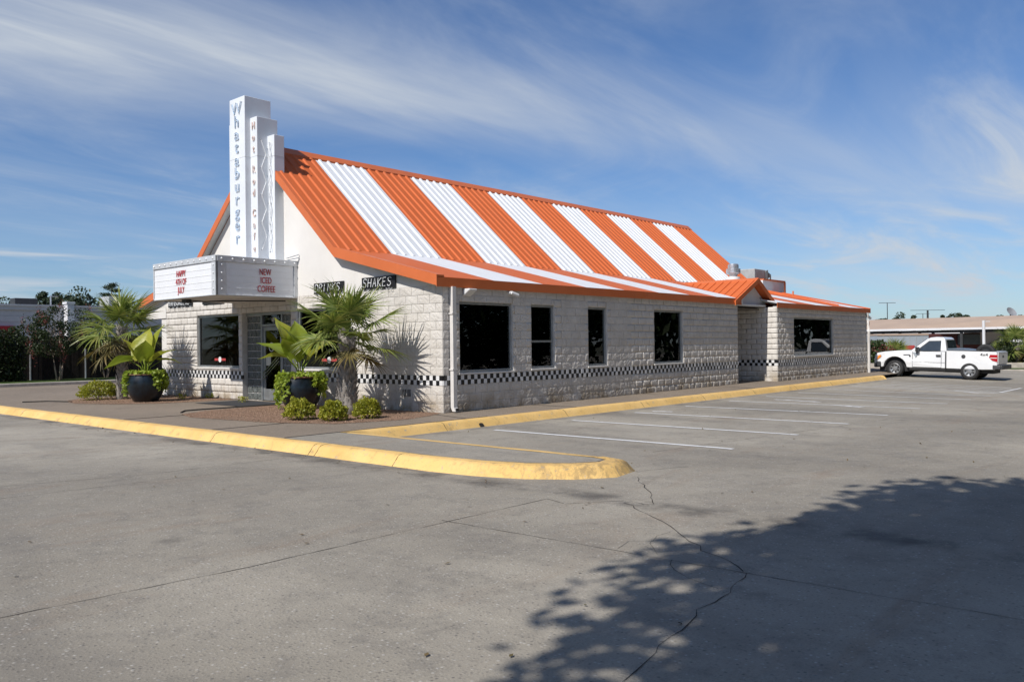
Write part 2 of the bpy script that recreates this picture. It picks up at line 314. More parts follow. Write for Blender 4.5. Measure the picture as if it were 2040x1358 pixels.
# ------------------------------------------------------------------ geometry helpers
class MB:
    """collects shapes; build() links them as ONE mesh object"""
    def __init__(s): s.v = []; s.f = []
    def add(s, vs, fs):
        o = len(s.v); s.v += [tuple(map(float, p)) for p in vs]; s.f += [tuple(i+o for i in f) for f in fs]; return s
    def quad(s, a, b, c, d): return s.add([a, b, c, d], [(0, 1, 2, 3)])
    def poly(s, pts): return s.add(pts, [tuple(range(len(pts)))])
    def box(s, x0, x1, y0, y1, z0, z1):
        return s.add([(x0, y0, z0), (x1, y0, z0), (x1, y1, z0), (x0, y1, z0), (x0, y0, z1), (x1, y0, z1), (x1, y1, z1), (x0, y1, z1)],
                     [(0, 3, 2, 1), (4, 5, 6, 7), (0, 1, 5, 4), (1, 2, 6, 5), (2, 3, 7, 6), (3, 0, 4, 7)])
    def prism(s, poly, a, b):
        """poly: list of 3D points (one cap); b-a is the extrusion vector"""
        n = len(poly); e = np.asarray(b, float)-np.asarray(a, float)
        p = [np.asarray(q, float) for q in poly]; o = [q+e for q in p]
        fs = [tuple(range(n))[::-1], tuple(range(n, 2*n))]+[(i, (i+1) % n, n+(i+1) % n, n+i) for i in range(n)]
        return s.add(p+o, fs)
    def bar(s, a, b, w, h=None, up=(0, 0, 1)):
        h = h or w; a = np.asarray(a, float); b = np.asarray(b, float); d = b-a; d /= np.linalg.norm(d)
        sd = np.cross(d, up)
        if np.linalg.norm(sd) < 1e-6: sd = np.cross(d, (1, 0, 0))
        sd /= np.linalg.norm(sd); u = np.cross(sd, d)
        c = [a+sd*w/2*i+u*h/2*j for i, j in ((-1, -1), (1, -1), (1, 1), (-1, 1))]
        return s.prism(c, a, b)
    def tube(s, path, r, n=8, cap=True):
        path = [np.asarray(p, float) for p in path]; m_ = len(path); rs = r if hasattr(r, '__len__') else [r]*m_
        vs = []; fs = []; ref = np.array([0, 0, 1.])
        for i, p in enumerate(path):
            d = path[min(i+1, m_-1)]-path[max(i-1, 0)]; d /= (np.linalg.norm(d)+1e-9)
            a = np.cross(d, ref)
            if np.linalg.norm(a) < .05: a = np.cross(d, (1, 0, 0))
            a /= np.linalg.norm(a); b = np.cross(a, d)
            for k in range(n):
                t = 2*math.pi*k/n; vs.append(p+(a*math.cos(t)+b*math.sin(t))*rs[i])
        for i in range(m_-1):
            for k in range(n): fs.append((i*n+k, i*n+(k+1) % n, (i+1)*n+(k+1) % n, (i+1)*n+k))
        if cap: fs.append(tuple(range(n))[::-1]); fs.append(tuple((m_-1)*n+k for k in range(n)))
        return s.add(vs, fs)
    def lathe(s, prof, n=24, c=(0, 0, 0), axis='z'):
        vs = []; fs = []
        for r, h in prof:
            for k in range(n):
                t = 2*math.pi*k/n; q = (r*math.cos(t), r*math.sin(t), h)
                if axis == 'x': q = (h, q[0], q[1])
                if axis == 'y': q = (q[0], h, q[1])
                vs.append((q[0]+c[0], q[1]+c[1], q[2]+c[2]))
        for i in range(len(prof)-1):
            for k in range(n): fs.append((i*n+k, i*n+(k+1) % n, (i+1)*n+(k+1) % n, (i+1)*n+k))
        return s.add(vs, fs)
    def mesh(s, name, mat, smooth=False):
        me = bpy.data.meshes.new(name); me.from_pydata(s.v, [], s.f)
        if mat: me.materials.append(MATS[mat])
        if smooth: me.polygons.foreach_set('use_smooth', [True]*len(me.polygons))
        me.update(); return me
    def build(s, name, mat, parent=None, smooth=False, loc=None, bevel=0, segs=2):
        me = s.mesh(name, mat, smooth); return link(name, me, parent, loc, bevel, segs)
def fixn(me):
    import bmesh
    bm = bmesh.new(); bm.from_mesh(me); bmesh.ops.recalc_face_normals(bm, faces=bm.faces); bm.to_mesh(me); bm.free()
def link(name, me, parent=None, loc=None, bevel=0, segs=2):
    o = bpy.data.objects.new(name, me); COL.objects.link(o)
    if parent is not None: o.parent = parent
    if loc is not None: o.location = loc
    if bevel:
        fixn(me); b = o.modifiers.new('bevel', 'BEVEL'); b.width = bevel; b.segments = segs; b.limit_method = 'ANGLE'; b.angle_limit = rad(35)
    return o
def thing(name, label, cat, loc=(0, 0, 0), rz=0, group=None):
    o = bpy.data.objects.new(name, None); COL.objects.link(o); o.location = loc; o.rotation_euler = (0, 0, rz); o.empty_display_size = .2
    return tag(o, label, cat, group)
def tag(o, label, cat, group=None):
    o['label'] = label; o['category'] = cat
    if group: o['group'] = group
    return o
def struct(o): o['kind'] = 'structure'; return o
def stuff(o): o['kind'] = 'stuff'; return o
def fast_mesh(name, verts, quads, mat):
    """numpy verts (n,3), quads (m,4)"""
    me = bpy.data.meshes.new(name); v = np.ascontiguousarray(verts, dtype=np.float32); q = np.ascontiguousarray(quads, dtype=np.int32)
    me.vertices.add(len(v)); me.vertices.foreach_set('co', v.ravel()); k = q.shape[1]
    me.loops.add(q.size); me.loops.foreach_set('vertex_index', q.ravel())
    me.polygons.add(len(q)); me.polygons.foreach_set('loop_start', np.arange(0, q.size, k, dtype=np.int32))
    if mat: me.materials.append(MATS[mat])
    me.update(calc_edges=True); return me
def leaves(pos, size, rng, asp=.5, upbias=.3, jitter=.4, dirs=None):
    """diamond leaf per position -> verts, quads"""
    n = len(pos); d = rng.normal(size=(n, 3)) if dirs is None else dirs+rng.normal(size=(n, 3))*jitter
    d /= np.linalg.norm(d, axis=1, keepdims=True)+1e-9
    nn = rng.normal(size=(n, 3)); nn[:, 2] += upbias*3; sd = np.cross(d, nn); sd /= np.linalg.norm(sd, axis=1, keepdims=True)+1e-9
    sz = (size*(.6+.8*rng.random(n)))[:, None]
    a = pos-d*sz*.5; c = pos+d*sz*.5; md = pos-d*sz*.05
    b = md+sd*sz*asp*.5; e = md-sd*sz*asp*.5
    v = np.stack([a, b, c, e], 1).reshape(-1, 3); return v, np.arange(4*n).reshape(n, 4)
def text_mesh(body, size, extrude=.005, xs=1., bold=0., outline=0, mat=None):
    cu = bpy.data.curves.new('t', 'FONT'); cu.body = body; cu.size = size; cu.align_x = 'CENTER'; cu.resolution_u = 3
    if outline: cu.fill_mode = 'NONE'; cu.bevel_depth = outline; cu.bevel_resolution = 1
    else: cu.extrude = extrude; cu.offset = bold
    ob = bpy.data.objects.new('t', cu); COL.objects.link(ob); dg = bpy.context.evaluated_depsgraph_get(); dg.update()
    me = bpy.data.meshes.new_from_object(ob.evaluated_get(dg)); bpy.data.objects.remove(ob); bpy.data.curves.remove(cu)
    if xs != 1.:
        for v in me.vertices: v.co.x *= xs
    me.materials.clear(); me.materials.append(MATS[mat]); me.name = 'letters'; return me
STROKES = {'D': [[(0, 0), (0, 1), (.35, 1), (.62, .75), (.62, .25), (.35, 0), (0, 0)]], 'R': [[(0, 0), (0, 1), (.4, 1), (.6, .78), (.4, .55), (0, .55)], [(.28, .55), (.62, 0)]],
 'I': [[(.15, 0), (.15, 1)]], 'N': [[(0, 0), (0, 1), (.6, 0), (.6, 1)]], 'K': [[(0, 0), (0, 1)], [(.6, 1), (.05, .5), (.6, 0)]],
 'S': [[(.6, .85), (.42, 1), (.18, 1), (0, .8), (.15, .56), (.48, .45), (.6, .22), (.42, 0), (.15, 0), (0, .15)]], 'H': [[(0, 0), (0, 1)], [(.6, 0), (.6, 1)], [(0, .5), (.6, .5)]],
 'A': [[(0, 0), (.32, 1), (.64, 0)], [(.12, .38), (.52, .38)]], 'E': [[(.55, 1), (0, 1), (0, 0), (.55, 0)], [(0, .52), (.45, .52)]],
 'M': [[(0, 0), (0, 1), (.35, .3), (.7, 1), (.7, 0)]], 'B': [[(0, 0), (0, 1), (.4, 1), (.55, .78), (.4, .54), (0, .54)], [(.4, .54), (.6, .28), (.42, 0), (0, 0)]],
 'U': [[(0, 1), (0, .22), (.2, 0), (.42, 0), (.6, .22), (.6, 1)]], 'G': [[(.6, .82), (.42, 1), (.18, 1), (0, .75), (0, .25), (.18, 0), (.42, 0), (.6, .2), (.6, .46), (.35, .46)]],
 'O': [[(.3, 1), (.08, .85), (0, .5), (.08, .15), (.3, 0), (.52, .15), (.6, .5), (.52, .85), (.3, 1)]], 'T': [[(0, 1), (.6, 1)], [(.3, 1), (.3, 0)]]}

# ------------------------------------------------------------------ ground
def LZ(x, y):                       # parking lot level: flat, falling away from the kerb towards the far stalls
    return -.15-min(1, max(0, (x-8)/14))*.032*min(5, max(0, -y-1.6))
def GZ(x): return .0045*min(26, max(0, x-4))     # wall base rises a little towards the back
g = MB(); R_ = 1800; g.quad((-R_, -R_, -.62), (R_, -R_, -.62), (R_, R_, -.62), (-R_, R_, -.62)); struct(g.build('ground', 'earth'))
xs = list(np.arange(-26, 46, 1.))+[46, 60, 80, 110, 150]; ys = list(np.arange(-60, -20, 5.))+list(np.arange(-20, 0, .8))+[0, 5, 15, 27, 40, 60]
lot = MB(); lot.add([(x, y, LZ(x, y)) for x in xs for y in ys], [(i*len(ys)+j, (i+1)*len(ys)+j, (i+1)*len(ys)+j+1, i*len(ys)+j+1) for i in range(len(xs)-1) for j in range(len(ys)-1)])
LOT = struct(lot.build('parking_lot', 'lot_concrete'))

# walkway slab (outer outline follows the kerb back edge)
KB = [(-5.05, 40), (-5.05, -5.3), (-4.98, -6.0), (-4.8, -6.6), (-4.5, -7.05), (-4.2, -7.25), (-3.98, -7.2), (-3.9, -6.95), (-3.9, -1.45)]
w = MB()
w.poly([(p[0], p[1], 0) for p in KB[:9]][1:]+[(-3.9, -1.45, 0)][:0]+[(-5.05, -1.45, 0)])
w.quad((-5.05, -1.45, 0), (0, -1.45, 0), (0, 40, 0), (-5.05, 40, 0))
for a, b in ((0, 4), (4, 14), (14, 24.3), (24.3, 30)):
    w.quad((a, -1.45, 0), (b, -1.45, 0), (b, .02, GZ(b)), (a, .02, GZ(a))); w.quad((a, .02, GZ(a)), (b, .02, GZ(b)), (b, 40, GZ(b)), (a, 40, GZ(a)))
WALK = struct(w.build('walkway', 'walk_aggregate'))
# smooth cement strip at the corner of the walk and on the traffic island
def sheet(name, pts, z, mat, parent=None):
    k = MB(); k.poly([(x, y, z) for x, y in pts]); return k.build(name, mat, parent)
sheet('island_slab', [(-5.04, -1.46), (-5.04, -5.3), (-4.97, -6.0), (-4.8, -6.58), (-4.5, -7.02), (-4.2, -7.2), (-3.99, -7.16), (-3.92, -6.9), (-3.92, -1.46)], .004, 'lot_concrete', WALK)
for a, b in (((-.7, -1.44), (-.35, .0)), ((-5.0, -1.42), (-.1, -1.42)), ((-5.03, .9), (-3.4, .9)), ((-5.03, 4.6), (-3.4, 4.6)), ((3, -1.43), (3, -.02)), ((8, -1.43), (8, -.02)), ((12.5, -1.43), (12.5, -.02))):
    k = MB(); k.bar((a[0], a[1], .004), (b[0], b[1], .004+ (GZ(b[0]) if b[1] > -.1 else 0)), .014, .008); k.build('joint', 'crack_dark', WALK)

# kerb: swept profile, outward = towards the lot
def sweep_kerb(path, name, mat, parent=None, h0=-.17, width=.34, closed=False, zf=None, wob=.006):
    prof = [(0, .004), (width*.42, .006), (width*.56, -.006), (width*.66, -.03), (width*.78, -.085), (width, h0)]
    k = MB(); vs = []; pts = [np.array(p, float) for p in path]; n = len(pts)
    for i, p in enumerate(pts):
        d = pts[min(i+1, n-1)]-pts[max(i-1, 0)]; d /= np.linalg.norm(d); o = np.array([d[1], -d[0]])
        if 0 < i < n-1:
            d0 = pts[i]-pts[i-1]; d0 /= np.linalg.norm(d0); c = max(.5, abs(float(d0@d))); o = o/c
        for a, z in prof: vs.append((p[0]+o[0]*(a+random.uniform(-wob, wob)), p[1]+o[1]*(a+random.uniform(-wob, wob)), z+random.uniform(-wob, wob)*.5))
    q = len(prof)
    k.add(vs, [(i*q+j, i*q+j+1, (i+1)*q+j+1, (i+1)*q+j) for i in range(n-1) for j in range(q-1)]+[tuple(range(q)), tuple((n-1)*q+j for j in range(q))[::-1]])
    return k.build(name, mat, parent, smooth=True)
def dens(path, step=.5):
    o = [path[0]]
    for a, b in zip(path, path[1:]):
        n = max(1, int(math.dist(a, b)/step))
        for i in range(1, n+1): o.append((a[0]+(b[0]-a[0])*i/n, a[1]+(b[1]-a[1])*i/n))
    return o
# the sweep offsets to the right of travel: walk the outline so that the lot lies on the right
kp1 = dens(KB[:8], .45)                                   # front kerb runs down y, lot on its right (-x side)
K1 = struct(sweep_kerb(kp1, 'front_kerb', 'kerb_yellow'))
K2 = struct(sweep_kerb(dens([(-3.9, -7.0), (-3.9, -1.62)], .5), 'island_kerb', 'kerb_yellow', width=.26, h0=-.17))
K3 = struct(sweep_kerb(dens([(-3.9, -1.45), (24.3, -1.45)], .5), 'side_kerb', 'kerb_yellow', width=.36))
def strip(pts, wd, name, mat, parent, z=.004, jit=0.):
    k = MB(); L_ = []; n = len(pts)
    for i, p in enumerate(pts):
        p = np.array(p[:2], float); d = np.array(pts[min(i+1, n-1)][:2])-np.array(pts[max(i-1, 0)][:2]); d = d/(np.linalg.norm(d)+1e-9); o = np.array([-d[1], d[0]])
        ww = wd*(1+random.uniform(-jit, jit)); s_ = random.uniform(-1, 1)*jit*wd
        for sg in (1, -1):
            q = p+o*(ww/2*sg+s_); L_.append((q[0], q[1], LZ(q[0], q[1])+z))
    k.add(L_, [(2*i, 2*i+1, 2*i+3, 2*i+2) for i in range(n-1)]); return k.build(name, mat, parent)
def kerb_joint(p, d, par, width=.34, h0=-.17, lift=.0025):
    prof = [(-.002, -.01), (0, .004+lift), (width*.42, .006+lift), (width*.56+lift, -.006+lift), (width*.66+lift, -.03), (width*.78+lift, -.085), (width+lift, h0), (width*.5, h0)]
    d = np.array(d, float); d /= np.linalg.norm(d); o = np.array([d[1], -d[0]]); k = MB(); th = .004; sk = random.uniform(-.04, .04)
    k.prism([(p[0]+o[0]*a+d[0]*sk*a, p[1]+o[1]*a+d[1]*sk*a, z) for a, z in prof], (0, 0, 0), (d[0]*th*2, d[1]*th*2, 0)); k.build('joint', 'crack_dark', par)
for y_ in (-4.6, -2.78, -2.6, .35, 3.4, 6.6, 9.8, 13.5): kerb_joint((-5.05, y_), (0, -1), K1)
for x_ in (-1.6, 2.2, 5.4, 8.6, 11.8, 15., 18.2, 21.4): kerb_joint((x_, -1.45), (1, 0), K3, .36)
# drain hole in the side kerb
c = onz(973, 843, -.07); k = MB(); rg = [(math.cos(q)*.075*random.uniform(.8, 1.15), math.sin(q)*.05*random.uniform(.8, 1.2)) for q in np.linspace(0, 2*math.pi, 12)[:-1]]
k.poly([(c[0]+a, -1.45-.36*.885-.004-(b-.01)*-.55, -.115+b) for a, b in rg]); k.build('drain_hole', 'crack_dark', K3)
# control joints and cracks, read from the photograph onto the lot surface
def px_line(pts, sub=1, jit=0.):
    w_ = [onz(a, b, -.15)[:2] for a, b in pts]; o = []
    for a, b in zip(w_, w_[1:]):
        n = max(1, int(np.linalg.norm(b-a)/.12)) if sub else 1
        for i in range(n): o.append(a+(b-a)*i/n+RNG.normal(size=2)*jit)
    return o+[w_[-1]]
for pts in ([(-60, 1242), (500, 1128), (1090, 993)], [(880, 1036), (1480, 1140), (2120, 1248)], [(-60, 974), (300, 944), (570, 912)], [(-60, 1000), (500, 935)], [(1125, 1003), (1243, 997)], [(1090, 993), (1125, 1003)],
            [(830, 872), (1065, 846), (1180, 833)], [(690, 931), (1262, 939), (1370, 929)], [(1300, 900), (1575, 862), (1770, 835)]):
    strip(px_line(pts, 1, .004), .007, 'joint', 'joint_dark', LOT, .003, .7)
for pts, wd in (([(1268, 950), (1276, 962), (1290, 975), (1300, 990), (1302, 1004), (1285, 1003), (1262, 1000), (1243, 1001)], .022),
            ([(1243, 1001), (1265, 1012), (1290, 1025), (1325, 1040), (1350, 1057), (1375, 1078), (1400, 1096), (1430, 1108), (1452, 1118), (1480, 1138)], .022),
            ([(1485, 1142), (1470, 1160), (1450, 1180), (1420, 1200), (1395, 1215), (1392, 1232), (1360, 1255), (1330, 1270), (1300, 1300), (1265, 1330), (1235, 1362)], .026),
            ([(1333, 1115), (1340, 1135), (1365, 1150), (1430, 1172)], .012), ([(1228, 1093), (1255, 1078), (1300, 1076), (1335, 1060)], .008), ([(1297, 1077), (1305, 1100), (1310, 1104)], .007),
            ([(640, 886), (700, 908), (780, 925), (860, 935), (930, 942)], .03), ([(430, 868), (520, 885), (600, 901)], .035)):
    strip(px_line(pts, 1, .016), wd*(.20 if pts[0] == (1485, 1142) else .34), 'crack', 'crack_dark', LOT, .004, .6)
# stall markings
for i, x in enumerate((-.95, 1.52, 3.97, 6.35, 8.75, 11.15, 13.55, 15.95, 18.36)):
    strip([(x, -2.42-.6*j) for j in range(9)]+[(x-.02, -7.45)], .115, 'stall_line', 'stall_paint', LOT, .006, .04)
strip([(22.3, -2.6-.6*j) for j in range(8)], .10, 'stall_line', 'stall_paint', LOT, .006, .04); strip([(18.3, -7.2), (20.3, -7.15), (22.35, -7.1)], .10, 'stall_line', 'stall_paint', LOT, .006, .04)
for xq in (19.2, 20.2, 21.2): strip([(xq, -2.9-.6*j) for j in range(8)], .10, 'aisle_stripe', 'stall_paint', LOT, .006, .05)
for pts in ([(1545, 795), (1600, 798), (1635, 800)], [(1905, 772), (1950, 776), (1990, 776)], [(1300, 819), (1340, 820)], [(1660, 806), (1720, 811)]):
    strip(px_line(pts), .14, 'paint_scrap', 'stall_paint', LOT, .005, .3)
# planting beds
A = sheet('gravel_bed', [(-.02, 8.75), (-1.3, 8.9), (-2.2, 9.1), (-3.0, 9.9), (-3.5, 11.2), (-3.3, 12.6), (-2.4, 13.6), (-.02, 13.4)], .006, 'gravel_bed', WALK)
B = sheet('gravel_bed', [(-.02, 5.5), (-1.2, 5.6), (-2.6, 5.45), (-3.6, 4.9), (-3.9, 3.9), (-3.75, 2.6), (-3.5, 1.0), (-3.0, -.1), (-1.6, -.5), (-.6, -.25), (-.02, .05)], .006, 'gravel_bed', WALK)
def pebbles(poly, n, name):
    P = np.array(poly); lo, hi = P.min(0), P.max(0); pts = []
    while len(pts) < n:
        q = lo+RNG.random(2)*(hi-lo); ins = False
        for i in range(len(P)):
            a, b = P[i], P[i-1]
            if (a[1] > q[1]) != (b[1] > q[1]) and q[0] < (b[0]-a[0])*(q[1]-a[1])/(b[1]-a[1])+a[0]: ins = not ins
        if ins: pts.append(q)
    pts = np.array(pts); s_ = .008+.02*RNG.random(n)**2; vs = []; q_ = []
    base = np.array([(1, 0, 0), (0, 1, 0), (-1, 0, 0), (0, -1, 0), (0, 0, .8)]); fs = [(0, 1, 4), (1, 2, 4), (2, 3, 4), (3, 0, 4)]
    an = RNG.random(n)*6.28; V = []
    for i in range(n):
        c_, s2 = math.cos(an[i]), math.sin(an[i]); r = base*s_[i]*(.7+.6*RNG.random((5, 3)))
        V.append(np.stack([r[:, 0]*c_-r[:, 1]*s2+pts[i, 0], r[:, 0]*s2+r[:, 1]*c_+pts[i, 1], r[:, 2]+.006], 1))
    V = np.concatenate(V); F_ = (np.arange(n)[:, None, None]*5+np.array(fs)[None]).reshape(-1, 3)
    o = link(name, fast_mesh(name, V, F_, 'gravel_bed'), WALK); return stuff(o)
pebbles([(-.02, 8.75), (-1.3, 8.9), (-2.6, 9.5), (-3.5, 11.2), (-3.3, 12.6), (-2.4, 13.6), (-.02, 13.4)], 2600, 'loose_gravel')
pebbles([(-.02, 5.5), (-2.6, 5.45), (-3.6, 4.9), (-3.9, 3.9), (-3.7, 1.6), (-3.0, -.1), (-1.6, -.6), (-.6, -.25)], 4200, 'loose_gravel')
sheet('door_dark_sheet', [(-.1, 6.0), (-.1, 8.3), (-1.5, 8.3), (-1.5, 6.0)], .010, 'entry_dark', WALK).name = 'entry_dark_sheet'  # plain dark sheet on the paving in front of the door
for pts in ([(-3.4, 5.3), (-3.1, 5.72), (-2.6, 5.78), (-1.6, 5.72), (-.5, 5.66)], [(-4.2, 13.2), (-3.6, 12.9), (-3.3, 12.0)]):
    k = MB(); k.tube([(a, b, .012) for a, b in pts], .022, 5); k.build('bed_edging', 'crack_dark', WALK)
# grass verge with pale kerb on the left, beyond the drive
k = MB(); k.box(-20, 22, 25.0, 25.3, -.2, .14); struct(k.build('verge_kerb', 'kerb_pale', bevel=.03))
k = MB(); k.box(-20, 22, 25.3, 40, -.2, .12); struct(k.build('grass_verge', 'grass'))

# ------------------------------------------------------------------ restaurant
B0 = thing('restaurant_building', 'cream block restaurant with steep orange and white striped metal roof and checkered band', 'building')
class Fr:                                   # wall frame: u along the wall, n outward, z up
    def __init__(s, O, U, Nn): s.O = np.array(O, float); s.U = np.array(U, float); s.N = np.array(Nn, float)
    def p(s, u, z, n=0): q = s.O+s.U*u+s.N*n; return (q[0], q[1], z)
    def box(s, mb, u0, u1, z0, z1, n0, n1):
        c = [s.p(u0, z0, n0), s.p(u1, z1, n1)]; a, b = np.minimum(*map(np.array, c)), np.maximum(*map(np.array, c)); return mb.box(a[0], b[0], a[1], b[1], a[2], b[2])
FRONT = Fr((0, 0), (0, 1), (-1, 0)); SIDE = Fr((0, 0), (1, 0), (0, -1)); WX0, WX1, WY0, WZT, WZE = 16.45, 25.95, -.43, 2.77, 2.93
WING = Fr((WX0, WY0), (1, 0), (0, -1)); RET = Fr((WX0, WY0), (0, 1), (-1, 0)); BACK = Fr((14.2, 1.25), (1, 0), (0, -1))
ZT = 2.86; BZ0, BZ1 = .61, .83
wins_front = [(8.55, 10.98, .93, 2.5), (5.9, 8.36, -.2, 2.5), (3.29, 5.6, .93, 2.5)]
wins_side = [(.53, 2.36, .88, 2.5), (3.05, 3.98, .90, 2.5), (5.43, 6.32, .90, 2.5), (8.77, 10.46, .88, 2.5)]
def wall_sheet(fr, u0, u1, z0, z1, ops, th=.2, n0=-.004):
    """backing wall with real openings: front + back faces and reveals"""
    us = sorted({u0, u1, *[a for o in ops for a in o[:2] if u0 < a < u1]}); zs = sorted({z0, z1, *[a for o in ops for a in o[2:4] if z0 < a < z1]})
    mb = MB(); ins = lambda u, z: any(o[0] < u < o[1] and o[2] < z < o[3] for o in ops)
    for a, b in zip(us, us[1:]):
        for c, d in zip(zs, zs[1:]):
            if ins((a+b)/2, (c+d)/2): continue
            mb.quad(fr.p(a, c, n0), fr.p(b, c, n0), fr.p(b, d, n0), fr.p(a, d, n0)); mb.quad(fr.p(a, c, n0-th), fr.p(a, d, n0-th), fr.p(b, d, n0-th), fr.p(b, c, n0-th))
    for a, b, c, d in [o[:4] for o in ops]:
        c = max(c, z0)
        mb.quad(fr.p(a, c, n0), fr.p(a, d, n0), fr.p(a, d, n0-th), fr.p(a, c, n0-th)); mb.quad(fr.p(b, c, n0), fr.p(b, c, n0-th), fr.p(b, d, n0-th), fr.p(b, d, n0))
        mb.quad(fr.p(a, d, n0), fr.p(b, d, n0), fr.p(b, d, n0-th), fr.p(a, d, n0-th))
        if c > z0: mb.quad(fr.p(a, c, n0), fr.p(a, c, n0-th), fr.p(b, c, n0-th), fr.p(b, c, n0))
    return mb
WF = wall_sheet(FRONT, 0, 12.97, -.3, ZT, wins_front).build('front_wall', 'mortar', B0)
WS = wall_sheet(SIDE, 0, 14.21, -.3, ZT, wins_side).build('side_wall', 'mortar', B0)
_a, _b = ony(1582, 700, WY0)[0]-WX0, ony(1661, 700, WY0)[0]-WX0; wins_wing = [(_a, _b, .95, 2.42)]; WL = WX1-WX0
WW = wall_sheet(WING, 0, WL, -.3, WZT, wins_wing).build('wing_wall', 'mortar', B0)
WR = wall_sheet(RET, 0, 1.6, -.3, WZT, []).build('porch_wall', 'mortar', B0)
WB = wall_sheet(BACK, 0, 2.4, -.3, 2.84, [(.15, 1.15, -.3, 2.15)]).build('porch_back_wall', 'mortar', B0)
k = MB(); k.box(14.0, 14.21, .21, 1.25, -.3, 2.84); k.build('porch_side_wall', 'block_paint', B0)
k = MB(); k.box(WX1-.2, WX1, WY0+.222, 14, -.3, WZT); k.box(.22, 14, 12.75, 12.97, -.3, 2.86); k.box(14, WX1-.2, 13.8, 14, -.3, 2.8); k.build('rear_wall', 'block_paint', B0)

# split-face blocks: shared unit meshes with broken faces, one object per block for the 300 that show largest
def block_unit(i, rough):
    r = np.random.default_rng(100+i); nu, nz = 6, 4; mb = MB(); g_ = np.zeros((nu+1, nz+1))
    for a in range(nu+1):
        for b in range(nz+1):
            ed = a in (0, nu) or b in (0, nz)
            g_[a, b] = r.uniform(.003, .008) if ed else r.uniform(.3, 1)*rough
    vs = [(a/nu+(r.uniform(-.3, .3)/nu if 0 < a < nu else 0), -g_[a, b], b/nz+(r.uniform(-.3, .3)/nz if 0 < b < nz else 0)) for a in range(nu+1) for b in range(nz+1)]
    mb.add(vs, [(a*(nz+1)+b, (a+1)*(nz+1)+b, (a+1)*(nz+1)+b+1, a*(nz+1)+b+1) for a in range(nu) for b in range(nz)])
    rim = [(a, 0) for a in range(nu+1)]+[(nu, b) for b in range(1, nz+1)]+[(a, nz) for a in range(nu-1, -1, -1)]+[(0, b) for b in range(nz-1, 0, -1)]
    idx = [a*(nz+1)+b for a, b in rim]; o = len(mb.v)
    mb.v += [(mb.v[j][0], .03, mb.v[j][2]) for j in idx]; n = len(idx)
    mb.f += [(idx[j], o+j, o+(j+1) % n, idx[(j+1) % n]) for j in range(n)]
    return mb
UNITS = [block_unit(i, .016) for i in range(18)]; UM = [u.mesh('block', 'block_paint') for u in UNITS]
J = .010
def courses(fr, u0, u1, z0, z1, ops, ztop=None, off=0.):
    """yield (u,z,w,h) of every block"""
    n = round((z1-z0)/.203); h = (z1-z0)/n; res = []
    for r in range(n):
        a, b = z0+r*h, z0+(r+1)*h; seg = []; st = u0-(.2 if (r+off) % 2 else .0)
        while st < u1-.02: seg.append((max(st, u0), min(st+.406, u1))); st += .406
        for s0, s1 in seg:
            parts = [(s0, s1, a, b)]
            for o in ops:
                np_ = []
                for (p0, p1, q0, q1) in parts:
                    if p1 <= o[0] or p0 >= o[1] or q1 <= o[2] or q0 >= o[3]: np_.append((p0, p1, q0, q1)); continue
                    if p0 < o[0]: np_.append((p0, o[0], q0, q1))
                    if p1 > o[1]: np_.append((o[1], p1, q0, q1))
                    m0, m1 = max(p0, o[0]), min(p1, o[1])
                    if q0 < o[2]: np_.append((m0, m1, q0, o[2]))
                    if q1 > o[3]: np_.append((m0, m1, o[3], q1))
                parts = np_
            for p0, p1, q0, q1 in parts:
                if p1-p0 > .045 and q1-q0 > .03: res.append((p0+J/2, q0+J/2, p1-p0-J, q1-q0-J))
    return res
def wall_blocks():
    sp = []
    for fr, wall, u0, u1, ops, off in ((FRONT, WF, 0, 12.97, wins_front, 0), (SIDE, WS, 0, 14.21, wins_side, 1), (WING, WW, 0, WL, wins_wing, 0), (RET, WR, 0, 1.6, [], 1)):
        for z0, z1 in ((0, BZ0), (BZ1, ZT if fr in (FRONT, SIDE) else WZT)):
            for u, z, w_, h_ in courses(fr, u0, u1, z0, z1, ops, off=off):
                c = np.array(fr.p(u+w_/2, z+h_/2)); v = c-CAM; D = depth_of(c); cosv = abs(float(v[:2]@fr.N))/np.linalg.norm(v)
                sp.append((w_*h_*cosv/D**2, fr, wall, u, z, w_, h_))
    sp.sort(key=lambda s: -s[0])
    rest = {}
    for i, (_, fr, wall, u, z, w_, h_) in enumerate(sp):
        vi = random.randrange(18); mir = random.random() < .5
        left = fr in (FRONT, RET)
        # local: +x along wall, -y outward. FRONT: u=+y, outward -x  -> rotate about z by -90deg with mirrored x
        if left: M4 = Matrix(((0, 1, 0, fr.O[0]), (1, 0, 0, fr.O[1]+u), (0, 0, 1, z), (0, 0, 0, 1)))
        else: M4 = Matrix(((1, 0, 0, fr.O[0]+u), (0, 1, 0, fr.O[1]), (0, 0, 1, z), (0, 0, 0, 1)))
        Sx = Matrix.Diagonal((w_, 1, h_, 1))
        if mir: Sx = Matrix.Translation((w_, 0, 0)) @ Matrix.Diagonal((-w_, 1, h_, 1))
        if i < 300:
            o = bpy.data.objects.new('block', UM[vi]); COL.objects.link(o); o.parent = wall; o.matrix_local = M4 @ Sx
        else: rest.setdefault(wall.name, []).append((vi, np.array(M4 @ Sx)))
    for wn, lst in rest.items():
        V = []; F_ = []; o = 0
        for vi, mm in lst:
            v = np.array(UNITS[vi].v); v = v@mm[:3, :3].T+mm[:3, 3]; V.append(v); F_.append(np.array(UNITS[vi].f)+o); o += len(v)
        stuff(link('block_courses', fast_mesh('block_courses', np.concatenate(V), np.concatenate(F_), 'block_paint'), bpy.data.objects[wn]))
wall_blocks()
